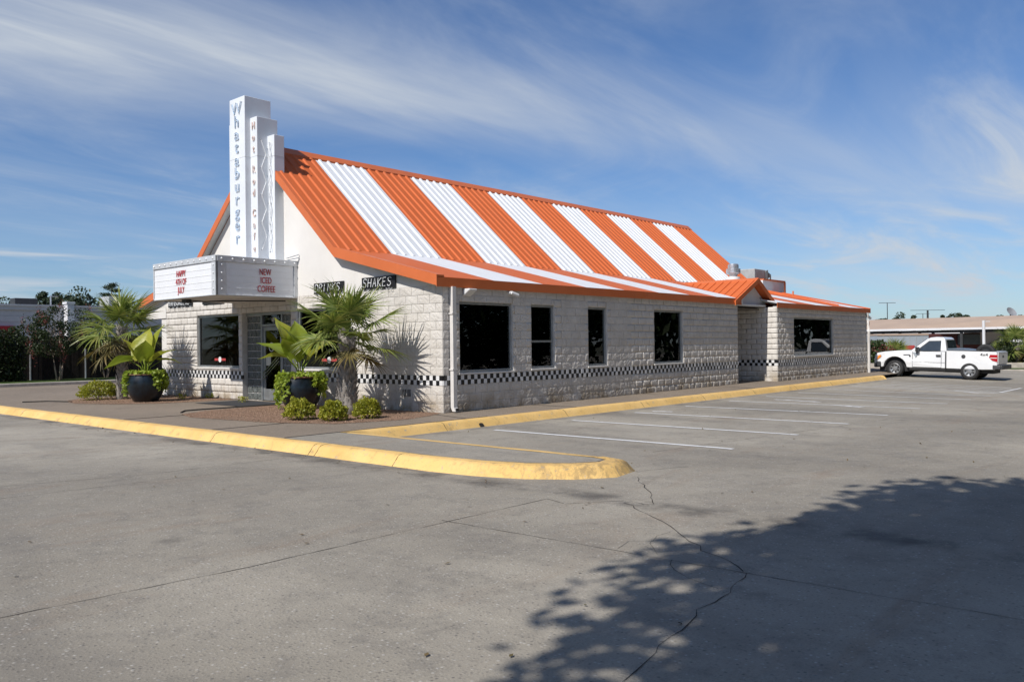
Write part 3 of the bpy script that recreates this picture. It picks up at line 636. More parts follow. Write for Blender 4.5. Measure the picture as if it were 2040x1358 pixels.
# checkered tile band: too small to pick apart singly, real tiles joined by colour
def checker(fr, wall, u0, u1, skip, gz=False):
    blk, wht = MB(), MB(); t = .108; n = int((u1-u0)/t)
    for i in range(n+1):
        a = u0+i*t; b = min(a+t, u1)
        if b-a < .02 or any(s0-.01 < (a+b)/2 < s1+.01 for s0, s1 in skip): continue
        for r in (0, 1):
            mb = blk if (i+r) % 2 else wht; z = BZ0+.003+r*.109; d = random.uniform(.012, .02)
            fr.box(mb, a+.002, b-.002, z, z+.105, -.02, d)
    stuff(blk.build('black_tiles', 'tile_black', wall)); stuff(wht.build('white_tiles', 'tile_white', wall))
checker(FRONT, WF, 0, 12.97, [(5.9, 8.36)]); checker(SIDE, WS, 0, 14.21, []); checker(WING, WW, 0, WL, []); checker(RET, WR, 0, 1.6, [])

# windows
def window(fr, a, b, c, d, wall=None, mull=(), hor=(), name='window', fw=.055, dep=.07):
    f = MB(); n0, n1 = -dep-.05, -dep+.02
    fr.box(f, a, b, d-fw, d, n0, n1); fr.box(f, a, b, c, c+fw, n0, n1); fr.box(f, a, a+fw, c+fw, d-fw, n0, n1); fr.box(f, b-fw, b, c+fw, d-fw, n0, n1)
    o = f.build(name, 'alu', B0, bevel=.006)
    g_ = MB(); fr.box(g_, a+fw, b-fw, c+fw, d-fw, -dep-.022, -dep-.014); g_.build('pane', 'glass_tint', o)
    for u in mull: k = MB(); fr.box(k, u-.02, u+.02, c+fw, d-fw, n0+.005, n1-.005); k.build('mullion', 'alu_dark', o)
    for z in hor: k = MB(); fr.box(k, a+fw, b-fw, z-.025, z+.025, n0+.005, n1-.003); k.build('mullion', 'alu', o)
    k = MB(); fr.box(k, a-.03, b+.03, c-.045, c-.003, -.06, .032); k.build('sill', 'stucco', o, bevel=.006)
    return o
wF1 = window(FRONT, *wins_front[0]); wF2 = window(FRONT, *wins_front[2])
sw = [window(SIDE, *wins_side[0]), window(SIDE, *wins_side[1], hor=(1.58,)), window(SIDE, *wins_side[2]), window(SIDE, *wins_side[3])]
window(WING, *wins_wing[0], name='window')
# red ribbon decal with white roundel on the two front windows
for wo, u in ((wF1, 9.75), (wF2, 4.3)):
    k = MB(); FRONT.box(k, u-.32, u+.32, 1.13, 1.2, -.082, -.078); k.build('decal', 'band_red', wo); k = MB(); k.lathe([(.0, -.002), (.085, -.002), (.085, .002), (0, .002)], 14, (.074, u, 1.165), 'x'); k.build('decal_roundel', 'plastic_white', wo)
# entrance: glass block panels, aluminium door, transom
E0, E1, E2, E3 = 5.9, 6.5, 7.58, 8.36
ent = MB(); FRONT.box(ent, E0, E3, 2.42, 2.5, -.26, -.12); FRONT.box(ent, E2-.06, E2, -.01, 2.42, -.26, -.12); FRONT.box(ent, E1, E1+.06, -.01, 2.42, -.26, -.12); FRONT.box(ent, E1+.06, E2-.06, 2.1, 2.16, -.26, -.12)
ent = ent.build('entrance', 'alu', B0, bevel=.005)
for a, b in ((E2+.002, E3-.03), (E0+.03, E1-.002)):
    nu = 3; du = (b-a)/nu
    for i in range(nu):
        for j in range(12):
            k = MB(); z = .01+j*.2; FRONT.box(k, a+i*du+.006, a+(i+1)*du-.006, z+.006, z+.194, -.24, -.145); k.build('glass_block', 'glass_block', ent, bevel=.02)
    k = MB(); FRONT.box(k, a, b, .0, 2.42, -.22, -.165); k.build('grout', 'mortar', ent)
dr = MB(); a, b = E1+.065, E2-.065
FRONT.box(dr, a, a+.10, .02, 2.09, -.21, -.16); FRONT.box(dr, b-.10, b, .02, 2.09, -.21, -.16); FRONT.box(dr, a+.1, b-.1, 1.98, 2.09, -.21, -.16); FRONT.box(dr, a+.1, b-.1, .02, .34, -.21, -.16)
dr = dr.build('door', 'alu', ent, bevel=.006)
k = MB(); FRONT.box(k, a+.1, b-.1, .34, 1.98, -.19, -.18); FRONT.box(k, a, b, 2.165, 2.415, -.19, -.18); k.build('door_glass', 'glass_tint', dr)
k = MB()
for i in range(3): k.bar(FRONT.p(b-.08, .62+.09*i, -.12), FRONT.p(a+.1, 1.12+.09*i, -.12), .022)
k.bar(FRONT.p(b-.06, .60, -.12), FRONT.p(b-.06, .84, -.12), .022); k.build('push_bar', 'chrome', dr)
k = MB(); k.lathe([(.11, -.003), (.13, -.003), (.13, .003), (.11, .003), (.11, -.003)], 24, (.155, (a+b)/2+.05, 1.52), 'x'); k.build('door_sticker', 'plastic_white', dr)
k = MB(); FRONT.box(k, b-.38, b-.14, 1.0, 1.28, -.165, -.16); k.build('notice', 'paper', dr)
me = text_mesh('6849', .17, .003, .8, 0, 0, 'plastic_white'); o = link('house_number', me, ent); o.rotation_euler = (rad(90), 0, rad(-90)); o.location = FRONT.p((a+b)/2-.08, 2.23, -.172)
# stucco gable and front top
RK, RR = 3.62, 7.2                                    # kink and ridge, measured across from the near eave side
ZE, ZK, ZR = 3.02, 3.93, 7.13; YL = 2*RR
prof_under = [(0, ZT), (0, 2.90), (RK, ZK-.17), (RR, ZR-.20), (YL-RK, ZK-.17), (YL-.0, 2.90), (YL, ZT)]
k = MB(); k.prism([(.0, y, z) for y, z in prof_under], (0, 0, 0), (.16, 0, 0)); k.build('gable_wall', 'stucco', B0)
k = MB(); k.box(.0, .22, 13.0, 14.4, 2.5, 2.855); k.box(1.2, 1.4, 12.98, 14.4, -.2, 2.855); k.box(.04, .2, 13.05, 13.38, 0, 2.5); k.build('drive_beam', 'stucco', B0)
k = MB(); k.prism([(23.3, y, z) for y, z in prof_under], (0, 0, 0), (.1, 0, 0)); k.build('rear_gable', 'stucco', B0)

# ---- roof
def wpz(y): return WZE+.226*(y-WY0+.08)
def wing_pt(x, y, dz=0): return (x, y, wpz(y)+dz)
def slope_pt(x, y, dz=0):
    yy = y if y <= RR else 2*RR-y
    z = ZE+(ZK-ZE)*(yy+.08)/(RK+.08) if yy <= RK else ZK+(ZR-ZK)*(yy-RK)/(RR-RK)
    return (x, y, z+dz)
X0 = -.22; X1 = 23.5
rd = MB()
for y0, y1 in ((RK, RR), (RR, 2*RR-RK)):
    rd.add([slope_pt(X0+.04, y0, -.02), slope_pt(X1, y0, -.02), slope_pt(X1, y1, -.02), slope_pt(X0+.04, y1, -.02), slope_pt(X0+.04, y0, -.1), slope_pt(X1, y0, -.1), slope_pt(X1, y1, -.1), slope_pt(X0+.04, y1, -.1)],
           [(0, 1, 2, 3), (7, 6, 5, 4), (0, 4, 5, 1), (1, 5, 6, 2), (2, 6, 7, 3), (3, 7, 4, 0)])
ROOF = rd.build('roof', 'roof_orange', B0)
rd = MB()
for xa, xb, y0, slope_ in ((X0+.04, 14.3, -.06, slope_pt), (14.3, 16.6, 1.2, slope_pt), (16.6, WX1+.25, WY0-.06, wing_pt)):
    rd.add([slope_(xa, y0, -.035), slope_(xb, y0, -.035), slope_(xb, RK, -.035), slope_(xa, RK, -.035), slope_(xa, y0, -.1), slope_(xb, y0, -.1), slope_(xb, RK, -.1), slope_(xa, RK, -.1)],
           [(0, 1, 2, 3), (7, 6, 5, 4), (0, 4, 5, 1), (1, 5, 6, 2), (2, 6, 7, 3), (3, 7, 4, 0)])
rd.add([slope_pt(X0+.04, YL+.06, -.03), slope_pt(14.3, YL+.06, -.03), slope_pt(14.3, YL-RK, -.03), slope_pt(X0+.04, YL-RK, -.03)], [(0, 1, 2, 3)])
rd.build('roof_deck', 'soffit_paint', ROOF)
# ribbed panels on the steep slope (3 ribs each), one object per panel
SL = math.hypot(RR-RK, ZR-ZK)+.04; PW = .915
def panel_mesh(mat):
    pr = [(0, 0)]
    for i in range(3):
        c = .1525+.305*i
        pr += [(c-.068, 0), (c-.03, .036), (c+.03, .036), (c+.068, 0)]
    pr += [(PW, 0)]; mb = MB(); n = len(pr); ns = 3
    mb.add([(x, SL*j/ns-.05, z) for j in range(ns+1) for x, z in pr], [(j*n+i, j*n+i+1, (j+1)*n+i+1, (j+1)*n+i) for j in range(ns) for i in range(n-1)]); return mb.mesh('roof_panel', mat)
PM = {c: panel_mesh(c) for c in ('roof_orange', 'roof_white')}
tilt = math.atan2(ZR-ZK, RR-RK); XB = 1.61
def colour(x): return 'roof_orange' if math.floor((x-XB)/1.83) % 2 else 'roof_white'
for i in range(-2, 24):
    x = XB+i*PW
    if x+PW > X1+.1: break
    o = link('roof_panel', PM[colour(x+.4)], ROOF); o.location = slope_pt(x, RK, .035); o.rotation_euler = (tilt, 0, 0)
# low slope: flat sheets, one per stripe
for i in range(-1, 15):
    xa, xb = XB+i*1.83, XB+(i+1)*1.83
    xa = max(xa, X0+.03); xb = min(xb, WX1+.26)
    for xa_, xb_, y0, sp_f in ((xa, min(xb, 14.36), -.069, slope_pt), (max(xa, 14.36), min(xb, WX0), 1.25, slope_pt), (max(xa, WX0-.1), xb, WY0-.071, wing_pt)):
        if xb_-xa_ < .03: continue
        k = MB()
        k.add([sp_f(xa_+.002, y0), sp_f(xb_-.002, y0), sp_f(xb_-.002, RK+.05), sp_f(xa_+.002, RK+.05), sp_f(xa_+.002, y0, -.03), sp_f(xb_-.002, y0, -.03), sp_f(xb_-.002, RK+.05, -.03), sp_f(xa_+.002, RK+.05, -.03)],
              [(0, 1, 2, 3), (0, 4, 5, 1), (1, 5, 6, 2), (3, 7, 4, 0)])
        k.build('low_roof_panel', colour((xa+xb)/2), ROOF)
# ridge cap, rake trim, fascia, soffits
k = MB(); cw = .30; ct = .085; dy = cw*math.cos(tilt); dz = cw*math.sin(tilt)
k.prism([(X0-.03, RR-dy, ZR-dz+ct), (X0-.03, RR, ZR+ct), (X0-.03, RR+dy, ZR-dz+ct), (X0-.03, RR+dy, ZR-dz-.03), (X0-.03, RR, ZR-.03), (X0-.03, RR-dy, ZR-dz-.03)], (0, 0, 0), (X1+.06-X0, 0, 0)); k.build('ridge_cap', 'trim_orange', ROOF)
def rake(xa, xb, ys_zs, up, dn, name, mat='trim_orange', parent=ROOF):
    k = MB(); n = len(ys_zs); top = [(y, z+up) for y, z in ys_zs]; bot = [(y, z-dn) for y, z in ys_zs]
    vs = [(x, y, z) for x in (xa, xb) for row in (top, bot) for y, z in row]; q = lambda X, r, i: (X*2+r)*n+i; fs = []
    for i in range(n-1):
        fs += [(q(0, 0, i), q(0, 0, i+1), q(0, 1, i+1), q(0, 1, i)), (q(1, 0, i), q(1, 1, i), q(1, 1, i+1), q(1, 0, i+1)), (q(0, 0, i), q(1, 0, i), q(1, 0, i+1), q(0, 0, i+1)), (q(0, 1, i), q(0, 1, i+1), q(1, 1, i+1), q(1, 1, i))]
    fs += [(q(0, 0, 0), q(0, 1, 0), q(1, 1, 0), q(1, 0, 0)), (q(0, 0, n-1), q(1, 0, n-1), q(1, 1, n-1), q(0, 1, n-1))]
    k.add(vs, fs); fo = k.build(name, mat, parent); fixn(fo.data); return fo
def pz(y): return slope_pt(0, y)[2]
RP = [(-.089, pz(-.08)-.005), (RK, ZK), (RR-.28, pz(RR-.28))]; LP = [(2*RR-y, z) for y, z in RP]
for pp in (RP, LP):
    rake(X0-.03, X0+.0, pp, .055, .19, 'rake_board'); rake(X0+.0, X0+.20, pp, .052, -.012, 'rake_flashing')
    rake(X0+.001, .0, [(y+(.06 if y < 0 else -.06 if y > YL else 0), z) for y, z in pp], -.10, .14, 'rake_soffit', 'soffit_paint')
rake(X1, X1+.03, RP, .055, .15, 'rake_board')
k = MB(); k.box(X0-.028, 14.37, -.088, -.070, ZE-.215, ZE-.004); k.build('eave_fascia', 'trim_orange', ROOF)
k = MB(); k.box(WX0-.12, WX1+.27, WY0-.090, WY0-.072, WZE-.19, WZE-.004); k.build('eave_fascia', 'trim_orange', ROOF)
k = MB(); k.box(X0, 14.3, -.072, .14, ZT+.002, ZT+.03); k.box(WX0, WX1+.2, WY0-.07, WY0+.14, WZT+.002, WZT+.03); k.box(.0, 14.3, .0, .14, ZT-.05, ZT+.0); k.build('eave_soffit', 'soffit_paint', ROOF)
WRK = [(WY0-.091, WZE), (RK, wpz(RK))]; rake(WX1+.25, WX1+.29, WRK, .03, .19, 'rake_board')
k = MB(); k.prism([(WX1-.1, WY0+.02, WZT), (WX1-.1, RK, WZT), (WX1-.1, RK, wpz(RK)-.08), (WX1-.1, WY0+.02, WZT+.01)], (0, 0, 0), (.1, 0, 0)); k.build('wing_gable', 'stucco', B0)
k = MB(); k.add([(17.2, RK, 3.70), (WX1+.2, RK, 3.70), (WX1+.2, 14, 3.70), (17.2, 14, 3.70)], [(0, 1, 2, 3)]); k.build('flat_roof', 'soffit_paint', ROOF)
# porch gable over the side door
PA, PX, PB, PZ, PE = 13.82, 15.62, 17.1, 3.78, 2.93
po = MB()
for xa, za, xb, zb, yk in ((PA, PE, PX, PZ, 3.6), (PX, PZ, PB+.1, PE-.06, 3.6)):
    po.add([(xa, -.12, za), (xb, -.12, zb), (xb, yk, zb), (xa, yk if za > 3.3 else 1.4, za), (xa, -.12, za-.07), (xb, -.12, zb-.07), (xb, yk, zb-.07), (xa, yk if za > 3.3 else 1.4, za-.07)], [(0, 1, 2, 3), (7, 6, 5, 4), (0, 4, 5, 1), (1, 5, 6, 2), (3, 7, 4, 0)])
PO = po.build('porch_roof', 'roof_orange', B0); fixn(PO.data)
for i in range(13):                                   # standing seams down the near slope
    y = -.05+.305*i; t0 = max(0., min(.95, (slope_pt(0, y)[2]-PE-.02)/(PZ-PE)))
    k = MB(); k.bar((PA+(PX-PA)*t0, y, PE+(PZ-PE)*t0+.012), (PX-.12, y, PZ-.055+.012), .02, .03, (1, 0, 1)); k.build('seam', 'roof_orange', PO)
k = MB(); k.prism([(PX-.16, -.13, PZ-.05), (PX, -.13, PZ+.035), (PX+.16, -.13, PZ-.05), (PX+.16, -.13, PZ-.08), (PX, -.13, PZ+.0), (PX-.16, -.13, PZ-.08)], (0, 0, 0), (0, 3.7, 0)); k.build('ridge_cap', 'trim_orange', PO)
for xa, za, xb, zb in ((PA-.02, PE-.01, PX, PZ), (PX, PZ, PB+.1, PE-.07)):
    k = MB(); k.prism([(xa, -.15, za+.02), (xb, -.15, zb+.02), (xb, -.15, zb-.15), (xa, -.15, za-.15)], (0, 0, 0), (0, .04, 0)); fixn(k.build('rake_board', 'trim_orange', PO).data)
k = MB(); k.prism([(PA+.5, .18, 2.845), (PX, .18, PZ-.09), (PB-.1, .18, 2.845)], (0, 0, 0), (0, .1, 0)); k.prism([(PA+.52, -.10, 2.845), (PA+.60, -.10, 2.845), (PA+.62, -.10, 3.18), (PA+.52, -.10, 3.14)], (0, 0, 0), (0, .28, 0)); k.build('porch_gable', 'white_paint', PO)
k = MB(); k.box(14.22, WX0-.02, -.02, 1.24, 2.79, 2.842); k.build('porch_ceiling', 'white_paint', PO)
pd = MB(); pd.box(14.4, 15.3, 1.30, 1.34, 0, 2.13); pd = pd.build('porch_door', 'alu_dark', B0); k = MB(); k.box(14.5, 15.2, 1.28, 1.298, .3, 2.0); k.build('door_glass', 'glass_tint', pd)
# roof plant: fan, air handler, parapet box, pipe
fb = ony(1461, 553, 3.4); fx, fy, fz = fb[0], 3.4, pz(3.4)-.03; s_ = depth_of(fb)/FPX
FAN = thing('exhaust_fan', 'silver mushroom exhaust fan on the roof behind the orange porch gable', 'exhaust fan', (fx, fy, fz))
h0 = fb[2]-fz; k = MB(); k.lathe([(13*s_, -.05), (13*s_, h0+.02), (8*s_, h0+.04), (8*s_, h0+.14)], 20); k.build('curb', 'white_paint', FAN)
k = MB(); k.lathe([(8*s_, h0+.12), (13*s_, h0+7*s_), (14*s_, h0+9*s_), (14*s_, h0+17*s_), (10.5*s_, h0+18*s_), (10.5*s_, h0+25*s_), (9*s_, h0+27*s_), (0, h0+27.5*s_)], 24); k.build('housing', 'galv', FAN, smooth=False)
ab = ony(1497, 556, 4.6); s_ = depth_of(ab)/FPX
AH = thing('air_handler', 'pale grey rooftop air handler with hooded intake behind the porch gable', 'air handler', (ab[0], 4.6, 3.86))
k = MB(); k.box(-22*s_*1.3, 14*s_*1.3, -.5, .9, -.02, ab[2]-3.86+18*s_); k.build('cabinet', 'unit_grey', AH, bevel=.03)
z1 = ab[2]-3.86+18*s_; k = MB(); k.prism([(.5, -.52, z1-.02), (1.05, -.52, z1-.2), (1.05, -.52, z1-.26), (.5, -.52, z1-.5)], (0, 0, 0), (0, 1.3, 0)); k.build('hood', 'galv', AH)
k = MB(); k.bar((.62, -.53, 0), (.62, -.53, z1), .05); k.bar((.95, -.53, 0), (.95, -.53, z1-.22), .05); k.build('bracket', 'alu_dark', AH)
pb = ony(1525, 585, 3.9); pc = ony(1556, 563, 3.9)
k = MB(); k.box(pb[0]-.6, pc[0], 3.75, 4.0, 3.6, pc[2]); PPT = k.build('parapet', 'white_paint', B0)
k = MB(); k.box(pb[0]-.6, pc[0]+.06, 3.70, 4.05, pc[2]-.0, pc[2]+.07); k.box(pc[0]+.0, pc[0]+.1, 3.70, 3.75, 3.7, pc[2]); k.build('coping', 'trim_orange', PPT)
pp = ony(1580, 588, 2.6); k = MB(); k.tube([(pp[0], 2.6, wpz(2.6)-.12), (pp[0], 2.6, wpz(2.6)+.22)], .04, 8); k.build('vent_pipe', 'trim_orange', ROOF)
# downspouts, wall light, camera
k = MB(); k.box(.19, .30, -.135, -.035, .12, ZE-.2); k.prism([(.19, -.135, .12), (.30, -.135, .12), (.30, -.035, .12), (.19, -.035, .12)], (0, 0, 0), (0, -.05, -.09)); DS = k.build('downspout', 'downspout', B0)
k = MB(); k.box(.20, .29, -.19, -.182, .04, .10); k.build('outlet', 'crack_dark', DS)
for z in (.95, 2.2): k = MB(); k.box(.17, .32, -.142, -.02, z, z+.03); k.build('strap', 'downspout', DS)
k = MB(); k.tube([(WX1-.12, WY0-.1, 2.72), (WX1-.12, WY0-.1, 2.3), (WX1-.2, WY0-.16, 1.9), (WX1-.14, WY0-.13, 1.4), (WX1-.12, WY0-.12, .04)], .06, 8); k.build('downspout', 'downspout', B0)
k = MB(); p = SIDE.p(.62, 2.60, 0); k.prism([(p[0], -.03, 2.62), (p[0], -.24, 2.75), (p[0], -.24, 2.79), (p[0], -.03, 2.79)], (0, 0, 0), (.26, 0, 0)); k.build('wall_light', 'plastic_white', B0, bevel=.02)
k = MB(); q = ony(1022, 583, -.12); k.tube([(q[0]-.06, -.0, q[2]), (q[0]-.06, -.12, q[2])], .035, 8); k.tube([(q[0]-.06, -.12, q[2]), (q[0]+.14, -.16, q[2]-.06)], .04, 10); k.build('security_camera', 'plastic_white', B0)
k = MB(); k.tube([(WX1-.08, WY0+.0, 2.60), (WX1+.05, WY0-.1, 2.56), (WX1+.2, WY0-.1, 2.5)], .06, 8); k.build('security_camera', 'plastic_white', B0)
k = MB(); k.box(WX1+.0, WX1+2.6, .3, .55, 2.22, 2.40); k.build('clearance_bar', 'trim_orange', B0)
# outlet plates in the palm shadow
for u in (1.28, 1.12):
    k = MB(); FRONT.box(k, u-.045, u+.045, .34, .5, 0, .045); k.build('outlet_plate', 'alu_dark', B0)
# interior
I0 = MB(); I0.box(.25, 25.9, .25, 12.7, -.05, .03); INF = I0.build('interior_floor', 'inner_floor', B0)
k = MB(); k.box(.25, 25.9, .25, 12.7, 2.68, 2.72); k.box(6.5, 6.6, .3, 12.7, .03, 2.68); k.box(3.2, 17, 3.4, 3.5, .03, 2.68); k.box(17.7, 26, 4, 4.1, .03, 2.7); k.build('interior_partition', 'inner_dark', B0)
k = MB(); k.box(1.6, 1.75, 7.9, 8.2, .03, 2.5); k.build('interior_column', 'inner_red', B0)
k = MB(); k.box(2.6, 2.64, 8.3, 9.2, 1.3, 1.75); k.box(2.6, 2.64, 8.3, 9.2, 1.9, 2.3); k.build('menu_panel', 'wall_white', B0)
for x, y in ((1.2, 10.2), (1.5, 4.6), (1.4, 1.3), (4.3, 1.4), (9.6, 1.5), (20.5, 1.6)):
    k = MB(); k.box(x-.5, x+.5, y-.35, y+.35, .70, .74); k.box(x-.05, x+.05, y-.05, y+.05, .03, .70); k.build('dining_table', 'inner_red', B0)
for x, y in ((1.2, 1.2), (1.7, 1.4), (9.3, 1.4), (20.2, 1.5), (1.1, 10.4), (1.4, 4.8)):
    k = MB(); k.box(x-.09, x+.09, y-.06, y+.06, .74, .90); k.build('napkin_holder', 'plastic_white', B0)
for x, y in ((1.5, 2.2), (4.4, 2.0), (6.0, 2.3), (9.4, 2.2), (1.8, 9.8), (19.5, 2.0)):
    k = MB(); k.lathe([(.02, 2.68), (.02, 2.25), (.13, 2.12), (.12, 2.115), (.0, 2.16)], 14, (x, y, 0)); k.build('pendant_lamp', 'plastic_white', B0)
k = MB(); k.box(9.0, 10.3, .34, .36, .95, 1.12); k.build('paper_roll', 'paper', sw[3]); k = MB(); k.box(3.2, 3.8, .3, .32, 1.72, 2.22); k.build('poster_frame', 'paper', sw[1]); k = MB(); k.box(3.25, 3.75, .285, .299, 1.77, 2.17); k.build('poster', 'inner_dark', sw[1])

# ------------------------------------------------------------------ marquee, sign tower, neon signs
MX0, MY0, MY1, MZ0, MZ1 = -2.32, 5.57, 8.88, 2.81, 3.80
MQ = thing('marquee_sign', 'white theatre marquee box with red changeable letters over the entrance', 'marquee sign', (0, RR, MZ0))
def mq(mb, name, mat, **k): return mb.build(name, mat, MQ, loc=(0, -RR, -MZ0), **k)
k = MB(); k.box(MX0+.06, -.02, MY0+.06, MY1-.06, MZ0+.03, MZ1-.04); mq(k, 'cabinet', 'sign_metal')
k = MB(); k.box(MX0+.03, -.01, MY0+.03, MY1-.03, MZ0+.0, MZ0+.028); mq(k, 'underside', 'stucco')
FM = Fr((MX0, MY0), (0, 1), (-1, 0)); SM = Fr((MX0, MY0), (1, 0), (0, -1)); LF, LS = MY1-MY0, -MX0-.02
for fr, Lg, nm in ((FM, LF, 'front'), (SM, LS, 'side')):
    a0, a1 = (.24, Lg-.02) if nm == 'front' else (.26, Lg-.10)
    for i in range(5):                                  # letter tracks: stacked white panels with raised rails
        z0 = MZ0+.03+i*(MZ1-MZ0-.19)/5; z1 = MZ0+.03+(i+1)*(MZ1-MZ0-.19)/5
        k = MB(); fr.box(k, a0, a1, z0+.006, z1-.006, -.058, -.004); mq(k, 'panel', 'sign_face')
    k = MB()
    for i in range(6): z0 = MZ0+.03+i*(MZ1-MZ0-.19)/5; fr.box(k, a0, a1, z0-.006, z0+.006, -.06, .002)
    mq(k, 'letter_rail', 'sign_face')
    k = MB(); fr.box(k, 0.0, Lg+.02, MZ1-.15, MZ1, -.07, .03); fr.box(k, 0.0, Lg, MZ0, MZ0+.03, -.07, .02); fr.box(k, .02, a0-.01, MZ0+.03, MZ1-.15, -.06, .012); fr.box(k, a1+.005, Lg+.02, MZ0+.03, MZ1-.15, -.06, .02); mq(k, 'frame', 'sign_metal', bevel=.008)
    nb = 11 if nm == 'front' else 8
    for i in range(nb):
        u = .12+i*(Lg-.2)/(nb-1); k = MB(); k.lathe([(.0, -.028), (.02, -.02), (.026, 0)], 8, fr.p(u, MZ1-.075, .032), 'x' if nm == 'front' else 'y'); mq(k, 'bulb', 'neon_tube', smooth=True)
    for i in range(4):
        z = MZ0+.16+i*.2; k = MB(); k.lathe([(.0, -.024), (.016, -.018), (.022, 0)], 8, fr.p(.13, z, .014), 'x' if nm == 'front' else 'y'); mq(k, 'bulb', 'neon_tube', smooth=True)
k = MB(); k.box(MX0-.02, MX0+.02, MY0-.02, MY0+.02, MZ0+.01, MZ1-.01); mq(k, 'corner_post', 'alu_dark')
def put_text(body, fr, u, z, size, mat, name, par, off, n=.012, xs=.62, bold=.0012, left=True, ext=.004):
    me = text_mesh(body, size, ext, xs, bold, 0, mat); o = link(name, me, par); p = fr.p(u, z, n)
    o.location = (p[0]-off[0], p[1]-off[1], p[2]-off[2]); o.rotation_euler = (rad(90), 0, rad(-90) if left else 0); return o
moff = (0, RR, MZ0)
for txt, z in (('HAPPY', MZ0+.565), ('4TH OF', MZ0+.355), ('JULY', MZ0+.14)): put_text(txt, FM, LF-1.52, z, .23, 'letter_red', 'letters', MQ, moff, xs=.72, bold=0)
for txt, z, u in (('NEW', MZ0+.56, 1.35), ('ICED', MZ0+.345, 1.37), ('COFFEE', MZ0+.125, 1.38)): put_text(txt, SM, u, z, .235, 'letter_red', 'letters', MQ, moff, xs=.64, bold=0, left=False)
k = MB(); k.tube([(MX0+.3, MY1-1.3, MZ0-.03), (MX0+.6, MY1-1.6, MZ0-.07), (-1.2, MY1-2.0, MZ0-.05), (-.1, MY1-2.9, MZ0-.06)], .018, 6); k.tube([(MX0+.2, MY1-.2, MZ0-.02), (MX0+.35, MY1-1.3, MZ0-.08), (-1.4, 6.8, MZ0-.05), (-.1, 6.0, MZ0-.06)], .012, 6); mq(k, 'cable', 'black_rubber')
k = MB(); k.box(MX0+.22, MX0+.38, MY1-1.32, MY1-1.1, MZ0-.10, MZ0+.0); mq(k, 'junction_box', 'black_plastic')
k = MB(); k.bar((-.30, MY0+.05, MZ1+.05), (-.02, MY0-.12, MZ1+.16), .02); k.bar((-.30, MY0+.05, MZ1+.0), (-.02, MY0-.12, MZ1+.08), .02); mq(k, 'brace', 'galv')

TW = thing('sign_tower', 'stepped white sign tower with vertical blue and orange letters rising from the marquee', 'sign tower', (0, RR, MZ1))
def tw(mb, name, mat, **k): return mb.build(name, mat, TW, loc=(0, -RR, -MZ1), **k)
for x, hw, zt in ((-.77, .385, 8.32), (-.60, .71, 7.73), (-.28, 1.03, 7.24)):
    k = MB(); k.box(x, .035, RR-hw, RR+hw, MZ1-.02, zt); o_ = tw(k, 'fin', 'tower_paint', bevel=.012)
    k = MB(); k.box(x-.003, .03, RR-hw-.003, RR+hw+.003, 6.66, 6.672); k.build('seam', 'soffit_paint', o_, loc=(0, 0, 0))
toff = (0, RR, MZ1); FT = Fr((-.77, RR), (0, 1), (-1, 0)); F2 = Fr((-.60, RR), (0, 1), (-1, 0)); S1 = Fr((0, RR-.385), (1, 0), (0, -1))
def vert_word(word, fr, u, ztop, step, size, mat, gap=None, xs=1., bold=.004, tube=.006):
    z = ztop
    for ch in word:
        if ch != ' ':
            o = put_text(ch, fr, u, z-step*.8, size, mat, 'letter', TW, toff, n=.008, xs=xs, bold=bold, ext=.006)
            me = text_mesh(ch, size*1.06, 0, xs, 0, tube, 'neon_tube'); t_ = link('neon_outline', me, o); t_.location = (.006, -.008, .018)
            z -= step
        else: z -= step*.75
vert_word('Whataburger', FT, .01, 8.16, .352, .44, 'letter_blue', xs=1.12)
vert_word('Hot Rod Cafe', F2, -.55, 7.66, .315, .27, 'letter_orange', xs=.86, bold=.003, tube=.005)
vert_word('Hot Rod Cafe', F2, .55, 7.66, .315, .27, 'letter_orange', xs=.86, bold=.003, tube=.005)
# zigzag neon tubes on the third step and on the right flank of the second
for q0, fr_ in ((-.28, 'x'), (0, 'y')):
    for sgn in (1, -1):
        pts = []
        for i in range(9):
            z = 7.05-i*.37; a_ = .06 if i % 2 else -.06
            pts.append((-.31, RR-sgn*(.87+a_), z) if fr_ == 'x' else (-.42+a_*1.2, RR-sgn*(.71+.03), z+.05))
        k = MB(); k.tube(pts, .011, 6); tw(k, 'neon_tube', 'neon_tube')
        if fr_ == 'x':
            k = MB(); k.tube([(p[0]-.01, 2*(RR-sgn*.87)-p[1], p[2]-.02) for p in pts], .009, 6); tw(k, 'neon_tube', 'neon_tube')
        k = MB()
        for p in pts[::2]: k.bar((p[0], p[1], p[2]), (p[0]+(.03 if fr_ == 'x' else 0), p[1]+(0 if fr_ == 'x' else sgn*.03), p[2]), .014)
        tw(k, 'standoff', 'alu_dark')
for y in (RR+.385, RR-.385):                            # tube ends showing on the left flank of the tall fin
    if y > RR: k = MB(); [k.tube([(-.55, y+.0, z), (-.6, y+.06, z-.02), (-.6, y+.06, z-.2), (-.55, y, z-.22)], .01, 6) for z in (7.7, 7.3, 6.3, 5.9, 4.9, 4.5)]; tw(k, 'neon_tube', 'neon_tube')

